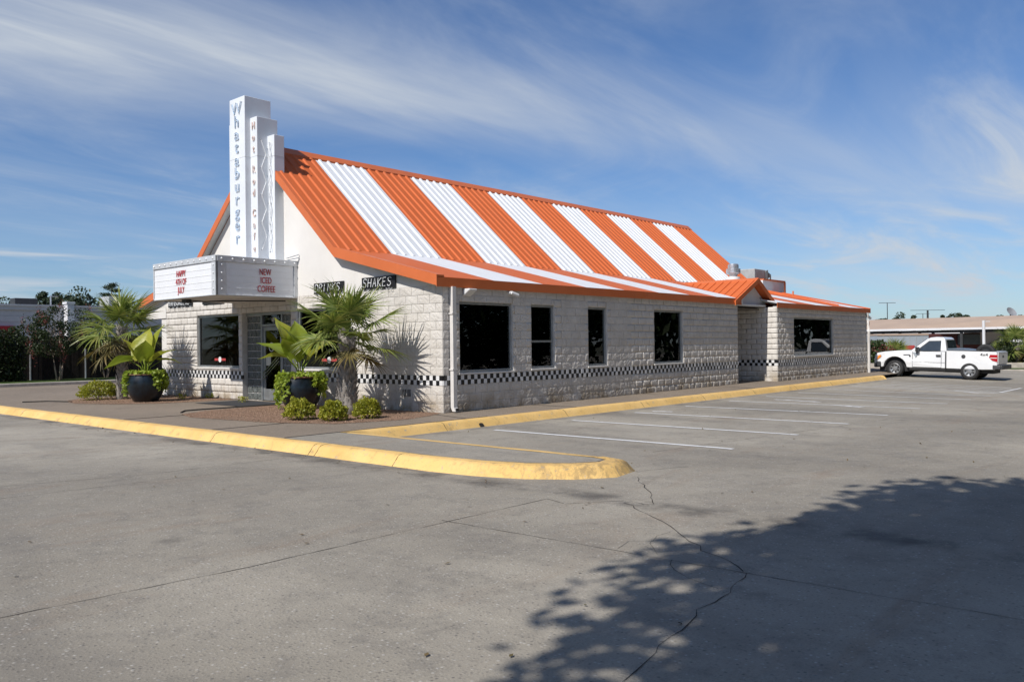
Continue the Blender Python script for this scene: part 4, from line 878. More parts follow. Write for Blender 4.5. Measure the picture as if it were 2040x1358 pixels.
def neon_sign(u0, u1, z0, z1, word, label, slant=.22):
    t = thing('neon_sign', label, 'neon sign', FRONT.p((u0+u1)/2, z0, 0), 0, 'neon word signs along the front')
    off = Vector(t.location)
    k = MB(); FRONT.box(k, u0, u1, z0, z1, .005, .05); b = k.build('board', 'board_black', t, loc=-off, bevel=.006)
    if word:
        w_ = (u1-u0-.14); n = len(word); h = z1-z0-.09
        for i, ch in enumerate(word):
            k = MB(); cw_ = w_/n
            for st in STROKES[ch]:
                pts = [FRONT.p(u1-.07-(i*cw_+(a*1.05+slant*b_*.8)*cw_*.98/ .78*.8+.01), z0+.05+b_*h, .078) for a, b_ in st]; k.tube(pts, .011, 5)
            k.build('letter_tube', 'neon_tube', t, loc=-off)
        for i in range(6):
            u = u0+.1+i*(u1-u0-.2)/5+random.uniform(-.05, .05); k = MB(); k.tube([FRONT.p(u-.04, z0+.005, .06), FRONT.p(u-.03, z0-.035, .07), FRONT.p(u+.03, z0-.035, .07), FRONT.p(u+.04, z0+.005, .06)], .006, 5); k.build('tube_end', 'neon_tube', t, loc=-off)
    return t
neon_sign(1.54, 2.78, 2.88, 3.17, 'SHAKES', 'black board neon sign reading SHAKES under the orange eave')
neon_sign(3.52, 4.76, 2.87, 3.15, 'DRINKS', 'black board neon sign reading DRINKS above the palm')
neon_sign(11.2, 12.75, 2.83, 3.10, 'HAMBURGERS', 'black board neon sign reading HAMBURGERS below the left end of the marquee', .12)
neon_sign(9.3, 10.55, 2.84, 3.11, '', 'dark neon sign board half hidden under the marquee')
# red neon HOT inside the third side window
t = thing('neon_sign', 'red neon sign reading HOT inside a narrow side window', 'neon sign', (5.87, .26, 2.15), 0, 'neon signs behind the side windows')
for i, ch in enumerate('HOT'):
    k = MB()
    for st in STROKES[ch]: k.tube([(5.52-5.87+i*.24+a*.28+b_*.06, 0, (b_-.5)*.22) for a, b_ in st], .012, 5)
    k.build('letter_tube', 'neon_red', t)
k = MB(); k.box(-.36, .36, .01, .012, .14, .15); k.bar((-.2, 0, .1), (-.2, 0, .42), .006); k.bar((.2, 0, .1), (.2, 0, .42), .006); k.build('hanger', 'alu_dark', t)

# ------------------------------------------------------------------ plants
def palm_frond_mesh(i, mat, nseg=34, Lp=.64, Lb=.70):
    r = np.random.default_rng(500+i); vs = []; fs = []
    def add(v, f): o = len(vs); vs.extend(v); fs.extend([tuple(q+o for q in k_) for k_ in f])
    # petiole
    mb = MB(); mb.tube([(0, 0, 0), (Lp*.5, 0, .03), (Lp, 0, .0)], [.016, .011, .008], 5); add(mb.v, mb.f)
    for s_ in range(nseg):
        a = rad(-148+296*s_/(nseg-1)); ln = Lb*(.62+.38*math.cos(a*.55))*r.uniform(.88, 1.08); w0 = .028
        hub = np.array([Lp+.10*max(0, math.cos(a)), 0, 0]); d = np.array([math.cos(a), math.sin(a), .10-.28*abs(math.sin(a))*.5]); d /= np.linalg.norm(d)
        sd = np.array([-math.sin(a), math.cos(a), 0]); dr = r.uniform(.05, .42); bend = r.uniform(-.14, .14)
        pts = []
        for t_ in (0, .33, .66, 1.):
            p = hub+d*ln*t_+sd*bend*ln*t_*t_; p[2] -= dr*ln*t_**2.4; wd = w0*(.30+1.75*t_ if t_ < .4 else 1.32*(1.04-t_))
            pts.append((p, wd))
        v = []
        for p, wd in pts: v += [p+sd*wd+np.array([0, 0, .35*wd]), p-sd*wd+np.array([0, 0, .35*wd]), p-np.array([0, 0, .25*wd])]
        f = []
        for k_ in range(3): f += [(3*k_, 3*k_+2, 3*k_+5, 3*k_+3), (3*k_+2, 3*k_+1, 3*k_+4, 3*k_+5)]
        add(v, f)
    me = bpy.data.meshes.new('frond'); me.from_pydata([tuple(map(float, p)) for p in vs], [], fs); me.materials.append(MATS[mat]); me.update(); return me
FR = [palm_frond_mesh(i, 'palm_leaf') for i in range(5)]; FRO = [palm_frond_mesh(i+9, 'palm_leaf_old', 28) for i in range(2)]
def palm(loc, label, h, rb, rt, nf, R, seed, boots=True, lean=(0, 0), lo=-58, group='palms planted round the restaurant', old=4):
    r = np.random.default_rng(seed); t = thing('palm_tree', label, 'palm tree', loc, 0, group)
    k = MB(); path = [(lean[0]*q*q, lean[1]*q*q, h*q-.05) for q in np.linspace(0, 1, 8)]; k.tube(path, [rb*(1.25-.25*min(1, 4*q))*(1-q)+rt*q for q in np.linspace(0, 1, 8)], 14); k.build('trunk', 'bark_boot', t, smooth=True)
    k = MB()                                           # old leaf bases criss-crossing on the trunk
    nl = int(h/.075)
    for i in range(nl):
        q = (i+.3)/nl; R0 = (rb*(1-q)+rt*q); c = (lean[0]*q*q, lean[1]*q*q, h*q)
        for j in range(7):
            a = 2*math.pi*(j+.5*(i % 2))/7+r.uniform(-.2, .2); d = np.array([math.cos(a), math.sin(a), 0]); sd = np.array([-math.sin(a), math.cos(a), 0]); c_ = np.array(c)
            ln = r.uniform(.10, .2); out_ = r.uniform(.02, .075); tw_ = r.uniform(-.06, .06)
            b = c_+d*R0*.92; tp = c_+d*(R0+out_)+sd*tw_+np.array([0, 0, ln]); wb = r.uniform(.04, .065)
            k.add([b+sd*wb, b-sd*wb, tp-sd*wb*.45, tp+sd*wb*.45, b+d*.02-np.array([0, 0, .02])], [(0, 1, 2, 3), (0, 4, 1), (1, 4, 2), (4, 0, 3), (2, 4, 3)])
    stuff(k.build('leaf_bases', 'bark_boot', t))
    top = np.array([lean[0], lean[1], h])
    for i in range(nf):
        q = i/(nf-1); el = rad(84-(84-lo)*q**.9+r.uniform(-9, 9)); az = i*2.39996+r.uniform(-.25, .25); sc = R*r.uniform(.86, 1.1)*(.82+.18*min(1, q*3))
        dry = q > 1-old/nf
        o = link('frond', (FRO[i % 2] if dry else FR[i % 5]), t); o.rotation_mode = 'XYZ'
        M4 = Matrix.Translation(top+np.array([0, 0, .05-.3*q])) @ Matrix.Rotation(az, 4, 'Z') @ Matrix.Rotation(-el, 4, 'Y') @ Matrix.Rotation(r.uniform(-.5, .5), 4, 'X') @ Matrix.Scale(sc, 4); o.matrix_local = M4
    return t
palm((-1.42, 1.58, .0), 'sturdy fan palm with criss-cross trunk beside the dark pot and three round shrubs', 1.84, .215, .16, 22, 1.0, 11, lo=-24, old=2)
palm((-1.84, 12.05, .0), 'slim fan palm with hanging old fronds behind the left pot', 2.15, .14, .12, 26, 1.0, 12, lo=-50, old=6)
def pot(loc, label, R, H, seed):
    t = thing('planter_pot', label, 'pot', loc, 0, 'glazed pots by the entrance')
    k = MB(); k.lathe([(0, 0), (R*.58, 0), (R*.64, .02), (R*.86, H*.28), (R*.99, H*.58), (R*.97, H*.78), (R*.88, H*.93), (R*.87, H*.96)], 36); k.build('body', 'pot_glaze', t, smooth=True)
    k = MB(); k.lathe([(R*.87, H*.955), (R*.93, H*.965), (R*.94, H*.99), (R*.90, H), (R*.82, H), (R*.80, H*.9)], 36); k.build('rim', 'terracotta', t, smooth=True)
    k = MB(); k.lathe([(R*.82, H*.9), (R*.4, H*.94), (0, H*.95)], 20); k.build('soil', 'soil', t); return t
def ear_mesh(i):
    r = np.random.default_rng(70+i); nu, nv = 11, 5; vs = []; fs = []; ph = r.uniform(0, 6)
    for a in range(nu+1):
        s_ = a/nu                                     # 0 base lobe .. 1 tip
        w = .43*(math.sin(math.pi*min(1, s_*1.02+.04))**.62)*(1.12-.55*s_)
        for b in range(-nv, nv+1):
            c = b/nv; x = s_*1.0-.18*abs(c)**1.6*(1-s_)*1.3; y = c*w*(1+.06*math.sin(9*s_+ph)); z = .16*abs(c)**1.3*w*2.2-.30*s_**2.2+.022*math.sin(13*s_+5*abs(c)+ph)*abs(c)
            vs.append((x, y, z))
    n = 2*nv+1
    fs = [(a*n+b, (a+1)*n+b, (a+1)*n+b+1, a*n+b+1) for a in range(nu) for b in range(n-1)]
    me = bpy.data.meshes.new('leaf'); me.from_pydata(vs, [], fs); me.materials.append(MATS['ear_leaf']); me.polygons.foreach_set('use_smooth', [True]*len(fs)); me.update(); return me
EAR = [ear_mesh(i) for i in range(4)]
def ear_plant(loc, label, spec, seed):
    """spec: (dx, dy, height of blade base, azimuth of blade deg, pitch deg up, length)"""
    r = np.random.default_rng(seed); t = thing('elephant_ear_plant', label, 'plant', loc, 0, 'elephant ears in the pots')
    for i, (dx, dy, h, az, pt, ln) in enumerate(spec):
        k = MB(); k.tube([(dx*.1, dy*.1, -.05), (dx*.3, dy*.3, h*.5), (dx, dy, h)], [.022, .016, .009], 6); st = k.build('stalk', 'vine_leaf', t, smooth=True)
        o = link('leaf', EAR[i % 4], st); o.matrix_local = Matrix.Translation((dx, dy, h)) @ Matrix.Rotation(rad(az), 4, 'Z') @ Matrix.Rotation(-rad(pt), 4, 'Y') @ Matrix.Rotation(r.uniform(-.4, .4), 4, 'X') @ Matrix.Scale(ln*1.12, 4)
    return t
def vine(loc, label, R, H, drops, seed, n=1500):
    r = np.random.default_rng(seed); t = thing('trailing_vine', label, 'vine', loc, 0, 'trailing vines spilling from the pots'); P = []
    stems = []
    for a0, a1, down in drops:                        # separate runners hanging over the rim, leaves set along each
        for j in range(15):
            f_ = (j+.5)/15; a = rad(a0+(a1-a0)*f_+r.uniform(-5, 5)); ln = down*(.45+.55*math.sin(math.pi*f_))*r.uniform(.6, 1.08); ro = R*r.uniform(1.0, 1.16)
            pts = [np.array([R*.6*math.cos(a), R*.6*math.sin(a), H*1.0]), np.array([R*.95*math.cos(a), R*.95*math.sin(a), H*1.06]), np.array([ro*math.cos(a), ro*math.sin(a), H-ln*.35]), np.array([ro*.97*math.cos(a+.1), ro*.97*math.sin(a+.1), max(.03, H-ln)])]
            stems.append(pts); m_ = int(n/len(drops)/15); q = r.random(m_)*2.999; k_ = q.astype(int); fr_ = (q-k_)[:, None]; pa = np.array(pts)
            P.append(pa[k_]*(1-fr_)+pa[k_+1]*fr_+r.normal(size=(m_, 3))*.03)
    m_ = n//5; a = r.uniform(0, 6.28, m_); rr = R*r.uniform(.3, .98, m_); P.append(np.stack([rr*np.cos(a), rr*np.sin(a), H+r.uniform(-.02, .09, m_)], 1))
    P = np.concatenate(P); d = np.stack([P[:, 0], P[:, 1], -np.full(len(P), R*.5)], 1); v, q = leaves(P, .088, r, .85, .25, 1.0, d)
    link('foliage', fast_mesh('foliage', v, q, 'vine_leaf'), t)
    k = MB()
    for pts in stems: k.tube(pts, .005, 4)
    stuff(k.build('runners', 'vine_leaf', t)); return t
VD = math.degrees(YAW)   # image right is world heading VD-90, image left VD+90
def az_img(deg): return VD-90+deg      # 0 = to image right, 90 = away, 180 = left, -90 = towards the viewer
LPOT = (-1.95, 10.25, 0); RPOT = (-1.1, 3.85, 0)
pot(LPOT, 'large dark blue glazed pot with brown rim left of the entrance', .52, .80, 1); pot(RPOT, 'large dark glazed pot standing behind the round shrubs right of the entrance', .52, .80, 2)
def im(dx, dy=0.): return (CR[0]*dx+_f[0]*dy, CR[1]*dx+_f[1]*dy)
def sp(rows):
    o = []
    for rx, ry, h, a, p_, ln in rows: x, y = im(rx, ry); o.append((x, y, h, az_img(a), p_, ln))
    return o
ear_plant((LPOT[0], LPOT[1], .78), 'yellow-green elephant ear plant with upright leaves in the left pot',
          sp([(-.10, .0, .55, 80, 78, .78), (-.28, -.05, .55, 150, 60, .62), (.18, .1, .62, 60, 84, .74), (-.42, -.1, .42, 190, -5, .60), (.30, -.1, .42, 10, 42, .55), (.42, .1, .40, 5, 5, .50), (-.2, .2, .5, 130, 62, .6), (.05, -.2, .45, -60, 62, .62), (-.05, .15, .6, 100, 70, .6), (.12, .2, .4, 70, 50, .5)]), 1)
ear_plant((RPOT[0], RPOT[1], .74), 'broad elephant ear plant with ragged yellow edges in the right pot',
          sp([(-.30, -.1, .55, 170, 38, .75), (-.22, .0, .75, 160, 72, .78), (-.05, .1, .72, 110, 74, .72), (.15, .1, .62, 60, 66, .62), (-.12, -.2, .5, -110, 62, .6), (-.35, .1, .5, 185, 15, .6), (.25, .0, .5, 20, 52, .55), (.0, -.1, .62, -150, 72, .7)]), 2)
vine((LPOT[0], LPOT[1], 0), 'lime trailing vine spilling over both sides of the left pot', .52, .80, [(az_img(150), az_img(225), .62), (az_img(-42), az_img(35), .66)], 3, 1250)
vine((RPOT[0], RPOT[1], 0), 'lime trailing vine spilling to the ground from the right pot', .52, .80, [(az_img(148), az_img(250), .78), (az_img(-38), az_img(30), .55)], 4, 1300)
def shrub(loc, label, rx, h, seed, n=2600, ry=None, mat='shrub_leaf', group='clipped shrubs in the gravel', size=.05, cat='shrub'):
    r = np.random.default_rng(seed); t = thing('clipped_shrub', label, cat, loc, 0, group); ry = ry or rx
    d = r.normal(size=(n, 3)); d[:, 2] = np.abs(d[:, 2])*1.0-.25; d /= np.linalg.norm(d, axis=1, keepdims=True); q = .62+.42*r.random(n)**.6
    lump = 1+.10*np.sin(d[:, 0]*7+seed)*np.cos(d[:, 1]*6+seed*2)+.07*np.sin(d[:, 2]*11+d[:, 0]*5)
    P = np.stack([d[:, 0]*rx*q*lump, d[:, 1]*ry*q*lump, np.maximum(.02, h*.30+d[:, 2]*h*.70*q*lump)], 1)
    v, f = leaves(P, size, r, .6, .2, .8, d+np.array([0, 0, .5])); link('foliage', fast_mesh('foliage', v, f, mat), t)
    k = MB()
    for j in range(9):
        a = j*.7; k.tube([(.02*math.cos(a), .02*math.sin(a), -.03), (rx*.35*math.cos(a), ry*.35*math.sin(a), h*.4), (rx*.7*math.cos(a), ry*.7*math.sin(a), h*.62)], [.012, .008, .004], 5)
    k.build('stem', 'bark', t); return t
sA = onz(597, 836, 0); sB = onz(665, 838, 0); sC = onz(732, 833, 0)
shrub(tuple(sA), 'round yellow-green shrub in front of the right pot', .30, .46, 1); shrub(tuple(sB), 'round yellow-green shrub at the foot of the palm, middle of three', .27, .42, 2); shrub(tuple(sC), 'round green shrub right of the palm trunk, nearest the building corner', .28, .44, 3)
sL = onz(198, 796, 0); shrub(tuple(sL), 'low spreading yellow-green shrub left of the slim palm', .58, .58, 4, 4200, .42)
for i, (px, py) in enumerate(((362, 795), (485, 801), (418, 793))):
    p = onz(px, py, 0); r = np.random.default_rng(30+i); t = thing('weed', ('small leafy weed in the gravel below the palm shadow', 'small leafy weed on the edging in front of the door', 'tiny weed at the wall foot left of the door')[i], 'weed', tuple(p), 0, 'weeds in the gravel')
    n = 70; P = np.stack([r.normal(0, .07, n), r.normal(0, .07, n), .02+.14*r.random(n)], 1); v, f = leaves(P, .06, r, .6, .4); link('foliage', fast_mesh('foliage', v, f, 'shrub_leaf'), t)

# --- broadleaf trees
def tree(name, loc, label, cat, crown_c, crown_r, nclump, nleaf, lsize, seed, trunk_r=.2, mat='tree_leaf', group=None, bark='bark', stems=1, blooms=0, flat=.75, clr=.34, spread=.3, name_crown='crown'):
    r = np.random.default_rng(seed); t = thing(name, label, cat, loc, 0, group); C = np.array(crown_c, float); Rr = np.array(crown_r, float)
    d = r.normal(size=(nclump, 3)); d /= np.linalg.norm(d, axis=1, keepdims=True); cc = C+d*Rr*(.35+.62*r.random((nclump, 1))**.5); cr = clr*Rr.min()*(.6+.8*r.random(nclump))
    per = nleaf//nclump; P = []
    for i in range(nclump):
        q = r.normal(size=(per, 3)); q /= np.linalg.norm(q, axis=1, keepdims=True); P.append(cc[i]+q*(cr[i]*(.45+.6*r.random((per, 1))**.5))*np.array([1, 1, flat]))
    P = np.concatenate(P); v, f = leaves(P, lsize, r, .62, .35); link(name_crown, fast_mesh('crown', v, f, mat), t)
    k = MB()
    for s_ in range(stems):
        a = s_*2.1+.4; b0 = np.array([math.cos(a), math.sin(a), 0])*(spread*.25 if stems > 1 else 0); m_ = C*np.array([.6, .6, .55])+np.array([math.cos(a), math.sin(a), 0])*(spread if stems > 1 else 0)
        k.tube([b0-np.array([0, 0, .15]), b0*1.5+m_*np.array([.35, .35, .5]), m_, C+np.array([0, 0, Rr[2]*.2])], [trunk_r, trunk_r*.8, trunk_r*.6, trunk_r*.2], 9, cap=True)
        fk = m_
        for i in range(s_, nclump, max(stems, nclump//(14*stems)+1)):
            mid = (fk+cc[i])/2+r.normal(size=3)*.08*Rr.min(); k.tube([fk, mid, cc[i]], [trunk_r*.42, trunk_r*.24, trunk_r*.06], 6)
    k.build('trunk', bark, t, smooth=True)
    if blooms:
        idx = r.choice(nclump, blooms, replace=False); B_ = []
        for i in idx:
            o_ = cc[i]-C; tip = cc[i]+o_/np.linalg.norm(o_)*cr[i]*.9; B_.append(tip+r.normal(size=(45, 3))*np.array([.07, .07, .13]))
        v, f = leaves(np.concatenate(B_), .05, r, .9, .2); link('blooms', fast_mesh('blooms', v, f, 'bloom'), t)
    return t
# the shade tree whose dappled shadow lies across the near lot stands behind the camera
tree('shade_tree', (-15.2, -17.2, -.15), 'large shade tree behind the viewpoint casting the dappled shadow on the near lot', 'tree', (1.45, 2.0, 7.5), (4.9, 4.1, 2.4), 230, 100000, .25, 5, .26, clr=.48)

# ------------------------------------------------------------------ pickup truck (local: +x = nose, +y = driver's side, z up)
TX, TYF = 26.9, -1.31                                  # near-side front wheel contact
zf, zr = LZ(TX, TYF), LZ(TX, TYF-3.2)
TR = thing('pickup_truck', 'white regular-cab pickup truck parked at the far end of the lot', 'truck', (TX+.92, TYF, zf), rad(90)); TR.rotation_euler = (0, -math.atan2(zf-zr, 3.2), rad(90)); TR.scale = (.95, .95, .95)
def arc(cx_, cz, r, a0, a1, n=10): return [(cx_+r*math.cos(rad(a0+(a1-a0)*i/n)), cz+r*math.sin(rad(a0+(a1-a0)*i/n))) for i in range(n+1)]
WR_ = .395; RA = -3.2
low = [(.90, .62), (.93, .80), (.90, 1.02), (.80, 1.12), (.45, 1.19), (-.20, 1.255), (-.62, 1.275), (-.75, 1.25), (-1.3, 1.235), (-2.2, 1.235)]
body = low+[(-2.2, .48)]+[(-.62, .46)]+arc(0, .44, .52, 0+4, 176, 12)[::-1]+[(.60, .44), (.80, .56)]
def side_shell(poly, hw, tumble=lambda z: 0.):
    n = len(poly); mb = MB(); vs = [(x, s_*(hw-tumble(z)), z) for s_ in (1, -1) for x, z in poly]
    mb.add(vs, [tuple(range(n)), tuple(range(2*n-1, n-1, -1))]+[(i, n+i, n+(i+1) % n, (i+1) % n) for i in range(n)]); return mb
tb = lambda z: .05*max(0, (z-.85)/.4)**1.5+.03*max(0, (.75-z)/.3)
o = side_shell(body, .985, tb).build('front_body', 'truck_paint', TR, bevel=.035, segs=3)
bed = [(-2.235, 1.31), (-4.28, 1.30), (-4.30, .62), (-4.22, .50)]+[(-3.74, .48)]+arc(RA, .44, .54, 4, 176, 12)+[(-2.235, .48)]
BED = side_shell(bed, .985, lambda z: .02*max(0, (.75-z)/.3)).build('cargo_bed', 'truck_paint', TR, bevel=.025, segs=3)
cab = [(-.66, 1.24), (-1.36, 1.815), (-1.52, 1.885), (-1.75, 1.915), (-2.02, 1.90), (-2.13, 1.84), (-2.24, 1.25)]
CABW = lambda z: .04+.17*max(0, (z-1.24)/.66)
CAB = side_shell(cab, .985, CABW).build('cab', 'truck_paint', TR, bevel=.05, segs=3)
def pane(pts, name, mat='glass_truck', off=.012, parent=CAB, hw=.985):
    mb = MB(); q = [(x, hw-CABW(z)+off, z) for x, z in pts]; mb.prism(q, (0, 0, 0), (0, -.01, 0)); o = mb.build(name, mat, parent); fixn(o.data); return o
for sgn in (1,):
    dk = pane([(-.93, 1.265), (-1.46, 1.735), (-1.98, 1.755), (-1.99, 1.265), (-1.25, 1.245)], 'window_seal', 'black_plastic', .004)
    sw_ = pane([(-1.02, 1.285), (-1.48, 1.70), (-1.955, 1.72), (-1.965, 1.285), (-1.26, 1.262)], 'side_window', 'truck_glass', .010)
mb = MB(); mb.prism([(-.99, -.985+CABW(1.27)-.004, 1.27), (-1.48, -.985+CABW(1.72)-.004, 1.72), (-1.96, -.985+CABW(1.74)-.004, 1.74), (-1.97, -.985+CABW(1.27)-.004, 1.27)], (0, 0, 0), (0, -.01, 0)); mb.build('side_window', 'glass_truck', CAB)
mb = MB(); mb.add([(-.695, .80, 1.275), (-.695, -.80, 1.275), (-1.335, -.70, 1.80), (-1.335, .70, 1.80)], [(0, 1, 2, 3)]); mb.v = [(x+.02, y, z+.012) for x, y, z in mb.v]; mb.build('windshield', 'truck_glass', CAB)
mb = MB(); mb.add([(-2.262, .80, 1.33), (-2.262, -.80, 1.33), (-2.165, -.72, 1.78), (-2.165, .72, 1.78)], [(0, 3, 2, 1)]); mb.v = [(x-.012, y, z) for x, y, z in mb.v]; mb.build('rear_window', 'truck_glass', CAB)
k = MB(); k.box(-1.0, -1.5, .3, .75, 1.25, 1.3); k.build('dash', 'seat_grey', TR)
for (x0, x1, z0, z1, nm) in ((-.79, -.78, .50, 1.22, 'door_seam'), (-2.03, -2.02, .50, 1.22, 'door_seam'), (-.79, -2.02, .50, .512, 'door_seam'), (-2.19, -2.245, .50, 1.22, 'bed_gap'), (-.62, -2.2, .745, .752, 'crease')):
    k = MB(); k.box(min(x0, x1), max(x0, x1), .982-tb(z1 if z1 < 1 else 1.1)-(0.006 if nm == 'crease' else .0), .9865-tb(.9)+.001, z0, z1); k.build(nm, 'bumper_grey', TR)
k = MB(); k.box(-2.0, -1.80, .965, 1.0, 1.02, 1.10); k.build('door_handle', 'bumper_grey', TR, bevel=.01)
k = MB(); k.box(-1.08, -.94, .98, 1.14, 1.22, 1.44); k.bar((-.95, .95, 1.16), (-1.0, 1.05, 1.27), .06); mi = k.build('wing_mirror', 'black_plastic', TR, bevel=.02); k = MB(); k.box(-1.095, -1.08, 1.0, 1.13, 1.24, 1.42); k.build('mirror_glass', 'chrome', mi)
k = MB(); k.prism([(-.80, .975, 1.19), (-1.05, .975, 1.19), (-.93, .985, .96)], (0, 0, 0), (0, .012, 0)); k.build('mirror_patch', 'panel_grey', TR)
k = MB(); k.prism([(.91, .97, .80), (.80, .992, .78), (.60, .965, .98), (.68, .95, 1.06), (.88, .92, 1.05)], (0, 0, 0), (0, -.06, 0)); fixn(k.build('headlight', 'lamp_clear', TR).data)
k = MB(); k.prism([(.80, .997, .79), (.62, .986, .95), (.66, .972, 1.03), (.78, .972, .98)], (0, 0, 0), (0, -.04, 0)); fixn(k.build('side_marker', 'lamp_amber', TR).data)
k = MB(); k.box(.80, .99, -.90, .90, .42, .74); k.box(.62, .86, .86, .995, .46, .72); k.box(.62, .86, -.995, -.86, .46, .72); k.build('front_bumper', 'bumper_grey', TR, bevel=.05, segs=3)
k = MB(); k.box(.90, .935, -.7, .7, .80, 1.03); k.build('grille', 'bumper_grey', TR)
k = MB(); k.box(-4.50, -4.28, -.95, .95, .50, .70); k.box(-4.45, -4.12, .90, 1.0, .52, .70); k.build('rear_bumper', 'bumper_grey', TR, bevel=.03)
for sgn in (1, -1):
    q = [(-4.315, 1.16), (-4.02, 1.16), (-3.98, 1.04), (-4.10, .90), (-4.315, .84)]
    k = MB(); k.prism([(x, sgn*.965, z) for x, z in q], (0, 0, 0), (0, sgn*.03, 0)); tl = k.build('taillight', 'lamp_red', TR); fixn(tl.data)
    k = MB(); k.box(-4.30, -4.03, sgn*.996-.004, sgn*.996+.004, 1.0, 1.03); k.build('lens_bar', 'plastic_white', tl)
k = MB(); k.box(-4.335, -4.30, -.93, .93, .74, 1.28); tg = k.build('tailgate', 'truck_paint', TR, bevel=.01); k = MB(); k.box(-4.345, -4.336, -.12, .12, 1.02, 1.12); k.build('tailgate_handle', 'black_plastic', tg)
k = MB(); k.lathe([(.0, 1.0), (.06, 1.0), (.085, .998), (.088, .98)], 18, (-2.95, 0, 1.05), 'y'); k.build('fuel_door', 'bumper_grey', TR)
k = MB(); k.box(-4.27, -2.25, .90, .995, 1.305, 1.33); k.box(-4.27, -2.25, -.995, -.90, 1.305, 1.33); k.build('bed_rail', 'black_plastic', TR)
k = MB(); k.prism([(-2.26, -.9, 1.31), (-2.26, -.9, 1.40), (-2.75, -.9, 1.40), (-3.3, -.9, 1.335), (-3.3, -.9, 1.31)], (0, 0, 0), (0, 1.75, 0)); fixn(k.build('bed_tarp', 'cover_blue', TR).data)
k = MB(); k.box(-.95, .75, -.75, .75, .28, .60); k.box(-4.1, -.95, -.7, .7, .30, .60); k.box(-2.2, -.65, -.93, .93, .36, .47); k.box(-3.0, -2.2, -.9, .9, .38, .5); k.box(-.5, .5, -.74, .74, .5, .98); k.box(-3.75, -2.65, -.74, .74, .5, .95); k.build('underbody', 'black_rubber', TR)
def wheel(x, y, sgn):
    k = MB(); w2 = .13; k.lathe([(.25, -w2*.9), (.35, -w2), (WR_-.02, -w2*.8), (WR_, -w2*.4), (WR_, w2*.4), (WR_-.02, w2*.8), (.35, w2), (.25, w2*.9)], 36, (0, 0, 0), 'y'); t_ = k.build('wheel', 'black_rubber', TR, loc=(x, y, WR_), smooth=True)
    k = MB(); k.lathe([(.255, w2*.88*sgn), (.235, w2*.93*sgn), (.215, w2*.55*sgn), (.12, w2*.35*sgn), (.10, w2*.75*sgn), (.0, w2*.8*sgn)], 30, (0, 0, 0), 'y'); r_ = k.build('rim', 'wheel_silver', t_, smooth=False)
    k = MB()
    for i in range(7):
        a = 2*math.pi*i/7; cx_, cz_ = .168*math.cos(a), .168*math.sin(a); k.lathe([(0, w2*.56*sgn), (.042, w2*.56*sgn), (.042, w2*.2*sgn)], 8, (cx_, 0, cz_), 'y')
    k.build('rim_hole', 'black_rubber', r_)
for x in (0, RA):
    for y, sg in ((.86, 1), (-.86, -1)): wheel(x, y, sg)
me = text_mesh('4x4', .17, .003, 1.25, .002, 0, 'bumper_grey'); o = link('badge', me, TR); o.location = (-3.78, .988, 1.10); o.rotation_euler = (rad(90), 0, rad(180))
k = MB(); k.bar((-.38, .974, 1.06), (-.66, .966, 1.075), .02, .02); k.box(-.70, -.63, .960, .972, .98, 1.05); k.build('badge', 'bumper_grey', TR)
# spare tyre lying in the bed
sp_ = TR.matrix_basis @ Vector((-3.72, .40, 1.42))
t = thing('spare_tyre', 'black spare tyre standing in the cargo bed of the white pickup', 'tyre', tuple(sp_), rad(90)); t.scale = (.95, .95, .95)
k = MB(); k.lathe([(.24, -.1), (.36, -.12), (.40, -.08), (.40, .08), (.36, .12), (.24, .1), (.24, -.1)], 32, (0, 0, -.20), 'y'); o = k.build('tread', 'black_rubber', t, smooth=True)
k = MB(); k.lathe([(.24, .02), (.05, .0)], 20, (0, 0, -.20), 'y'); k.build('wheel_disc', 'bumper_grey', t)

# ------------------------------------------------------------------ left background
FY = 29.2
t = thing('wooden_fence', 'dark stained board fence in shade behind the flowering tree', 'fence', (4, FY, .1))
k = MB(); x = -9.
while x < 14: k.box(x, x+.135, -.012+random.uniform(-.006, .006), .014, .0, 2.05+random.uniform(-.02, .02)); x += .139
stuff(k.build('pickets', 'fence_wood', t))
for z in (.4, 1.7): k = MB(); k.box(-9, 14, .016, .06, z, z+.09); k.build('rail', 'fence_wood', t)
for px in (60, 170):
    p = ony(px, 720, FY-.06); k = MB(); k.tube([(p[0]-4, -.08, -.1), (p[0]-4, -.08, 2.15)], .04, 8); k.build('post', 'galv', t)
def hedge(name, label, cat, c, size, n, lsize, seed, mat='hedge_leaf', group=None):
    r = np.random.default_rng(seed); t = thing(name, label, cat, tuple(c), 0, group); s_ = np.array(size); P = (r.random((n, 3))-.5)*np.array([1, 1, 0])*s_+np.stack([np.zeros(n), np.zeros(n), r.random(n)*s_[2]], 1)
    P[:, 2] *= (.86+.16*np.sin(P[:, 0]*3.1+seed)*np.sin(P[:, 0]*1.3)); v, f = leaves(P, lsize, r, .65, .3); link('foliage', fast_mesh('foliage', v, f, mat), t)
    k = MB()
    for i in range(max(3, int(s_[0]/.5))):
        x_ = -s_[0]/2+s_[0]*(i+.5)/max(3, int(s_[0]/.5)); k.tube([(x_, 0, -.08), (x_+.08, .05, s_[2]*.5), (x_-.05, 0, s_[2]*.85)], [.035, .025, .01], 5)
    k.build('stem', 'bark', t); return t
p = ony(20, 740, FY-.9); hedge('ivy_hedge', 'tall dark evergreen hedge against the fence at the far left', 'hedge', (p[0]-2.5, FY-.95, .1), (6.0, 1.3, 2.75), 16000, .12, 3)
p = ony(118, 740, 27.3); tree('crape_myrtle', (p[0], 27.3, .1), 'flowering crape myrtle with dull red blooms in front of the dark fence', 'tree', (0, 0, 2.2), (1.6, 1.2, 1.25), 50, 10500, .085, 21, .045, 'myrtle_leaf', None, 'bark_pale', 3, 26, clr=.30, spread=.25)
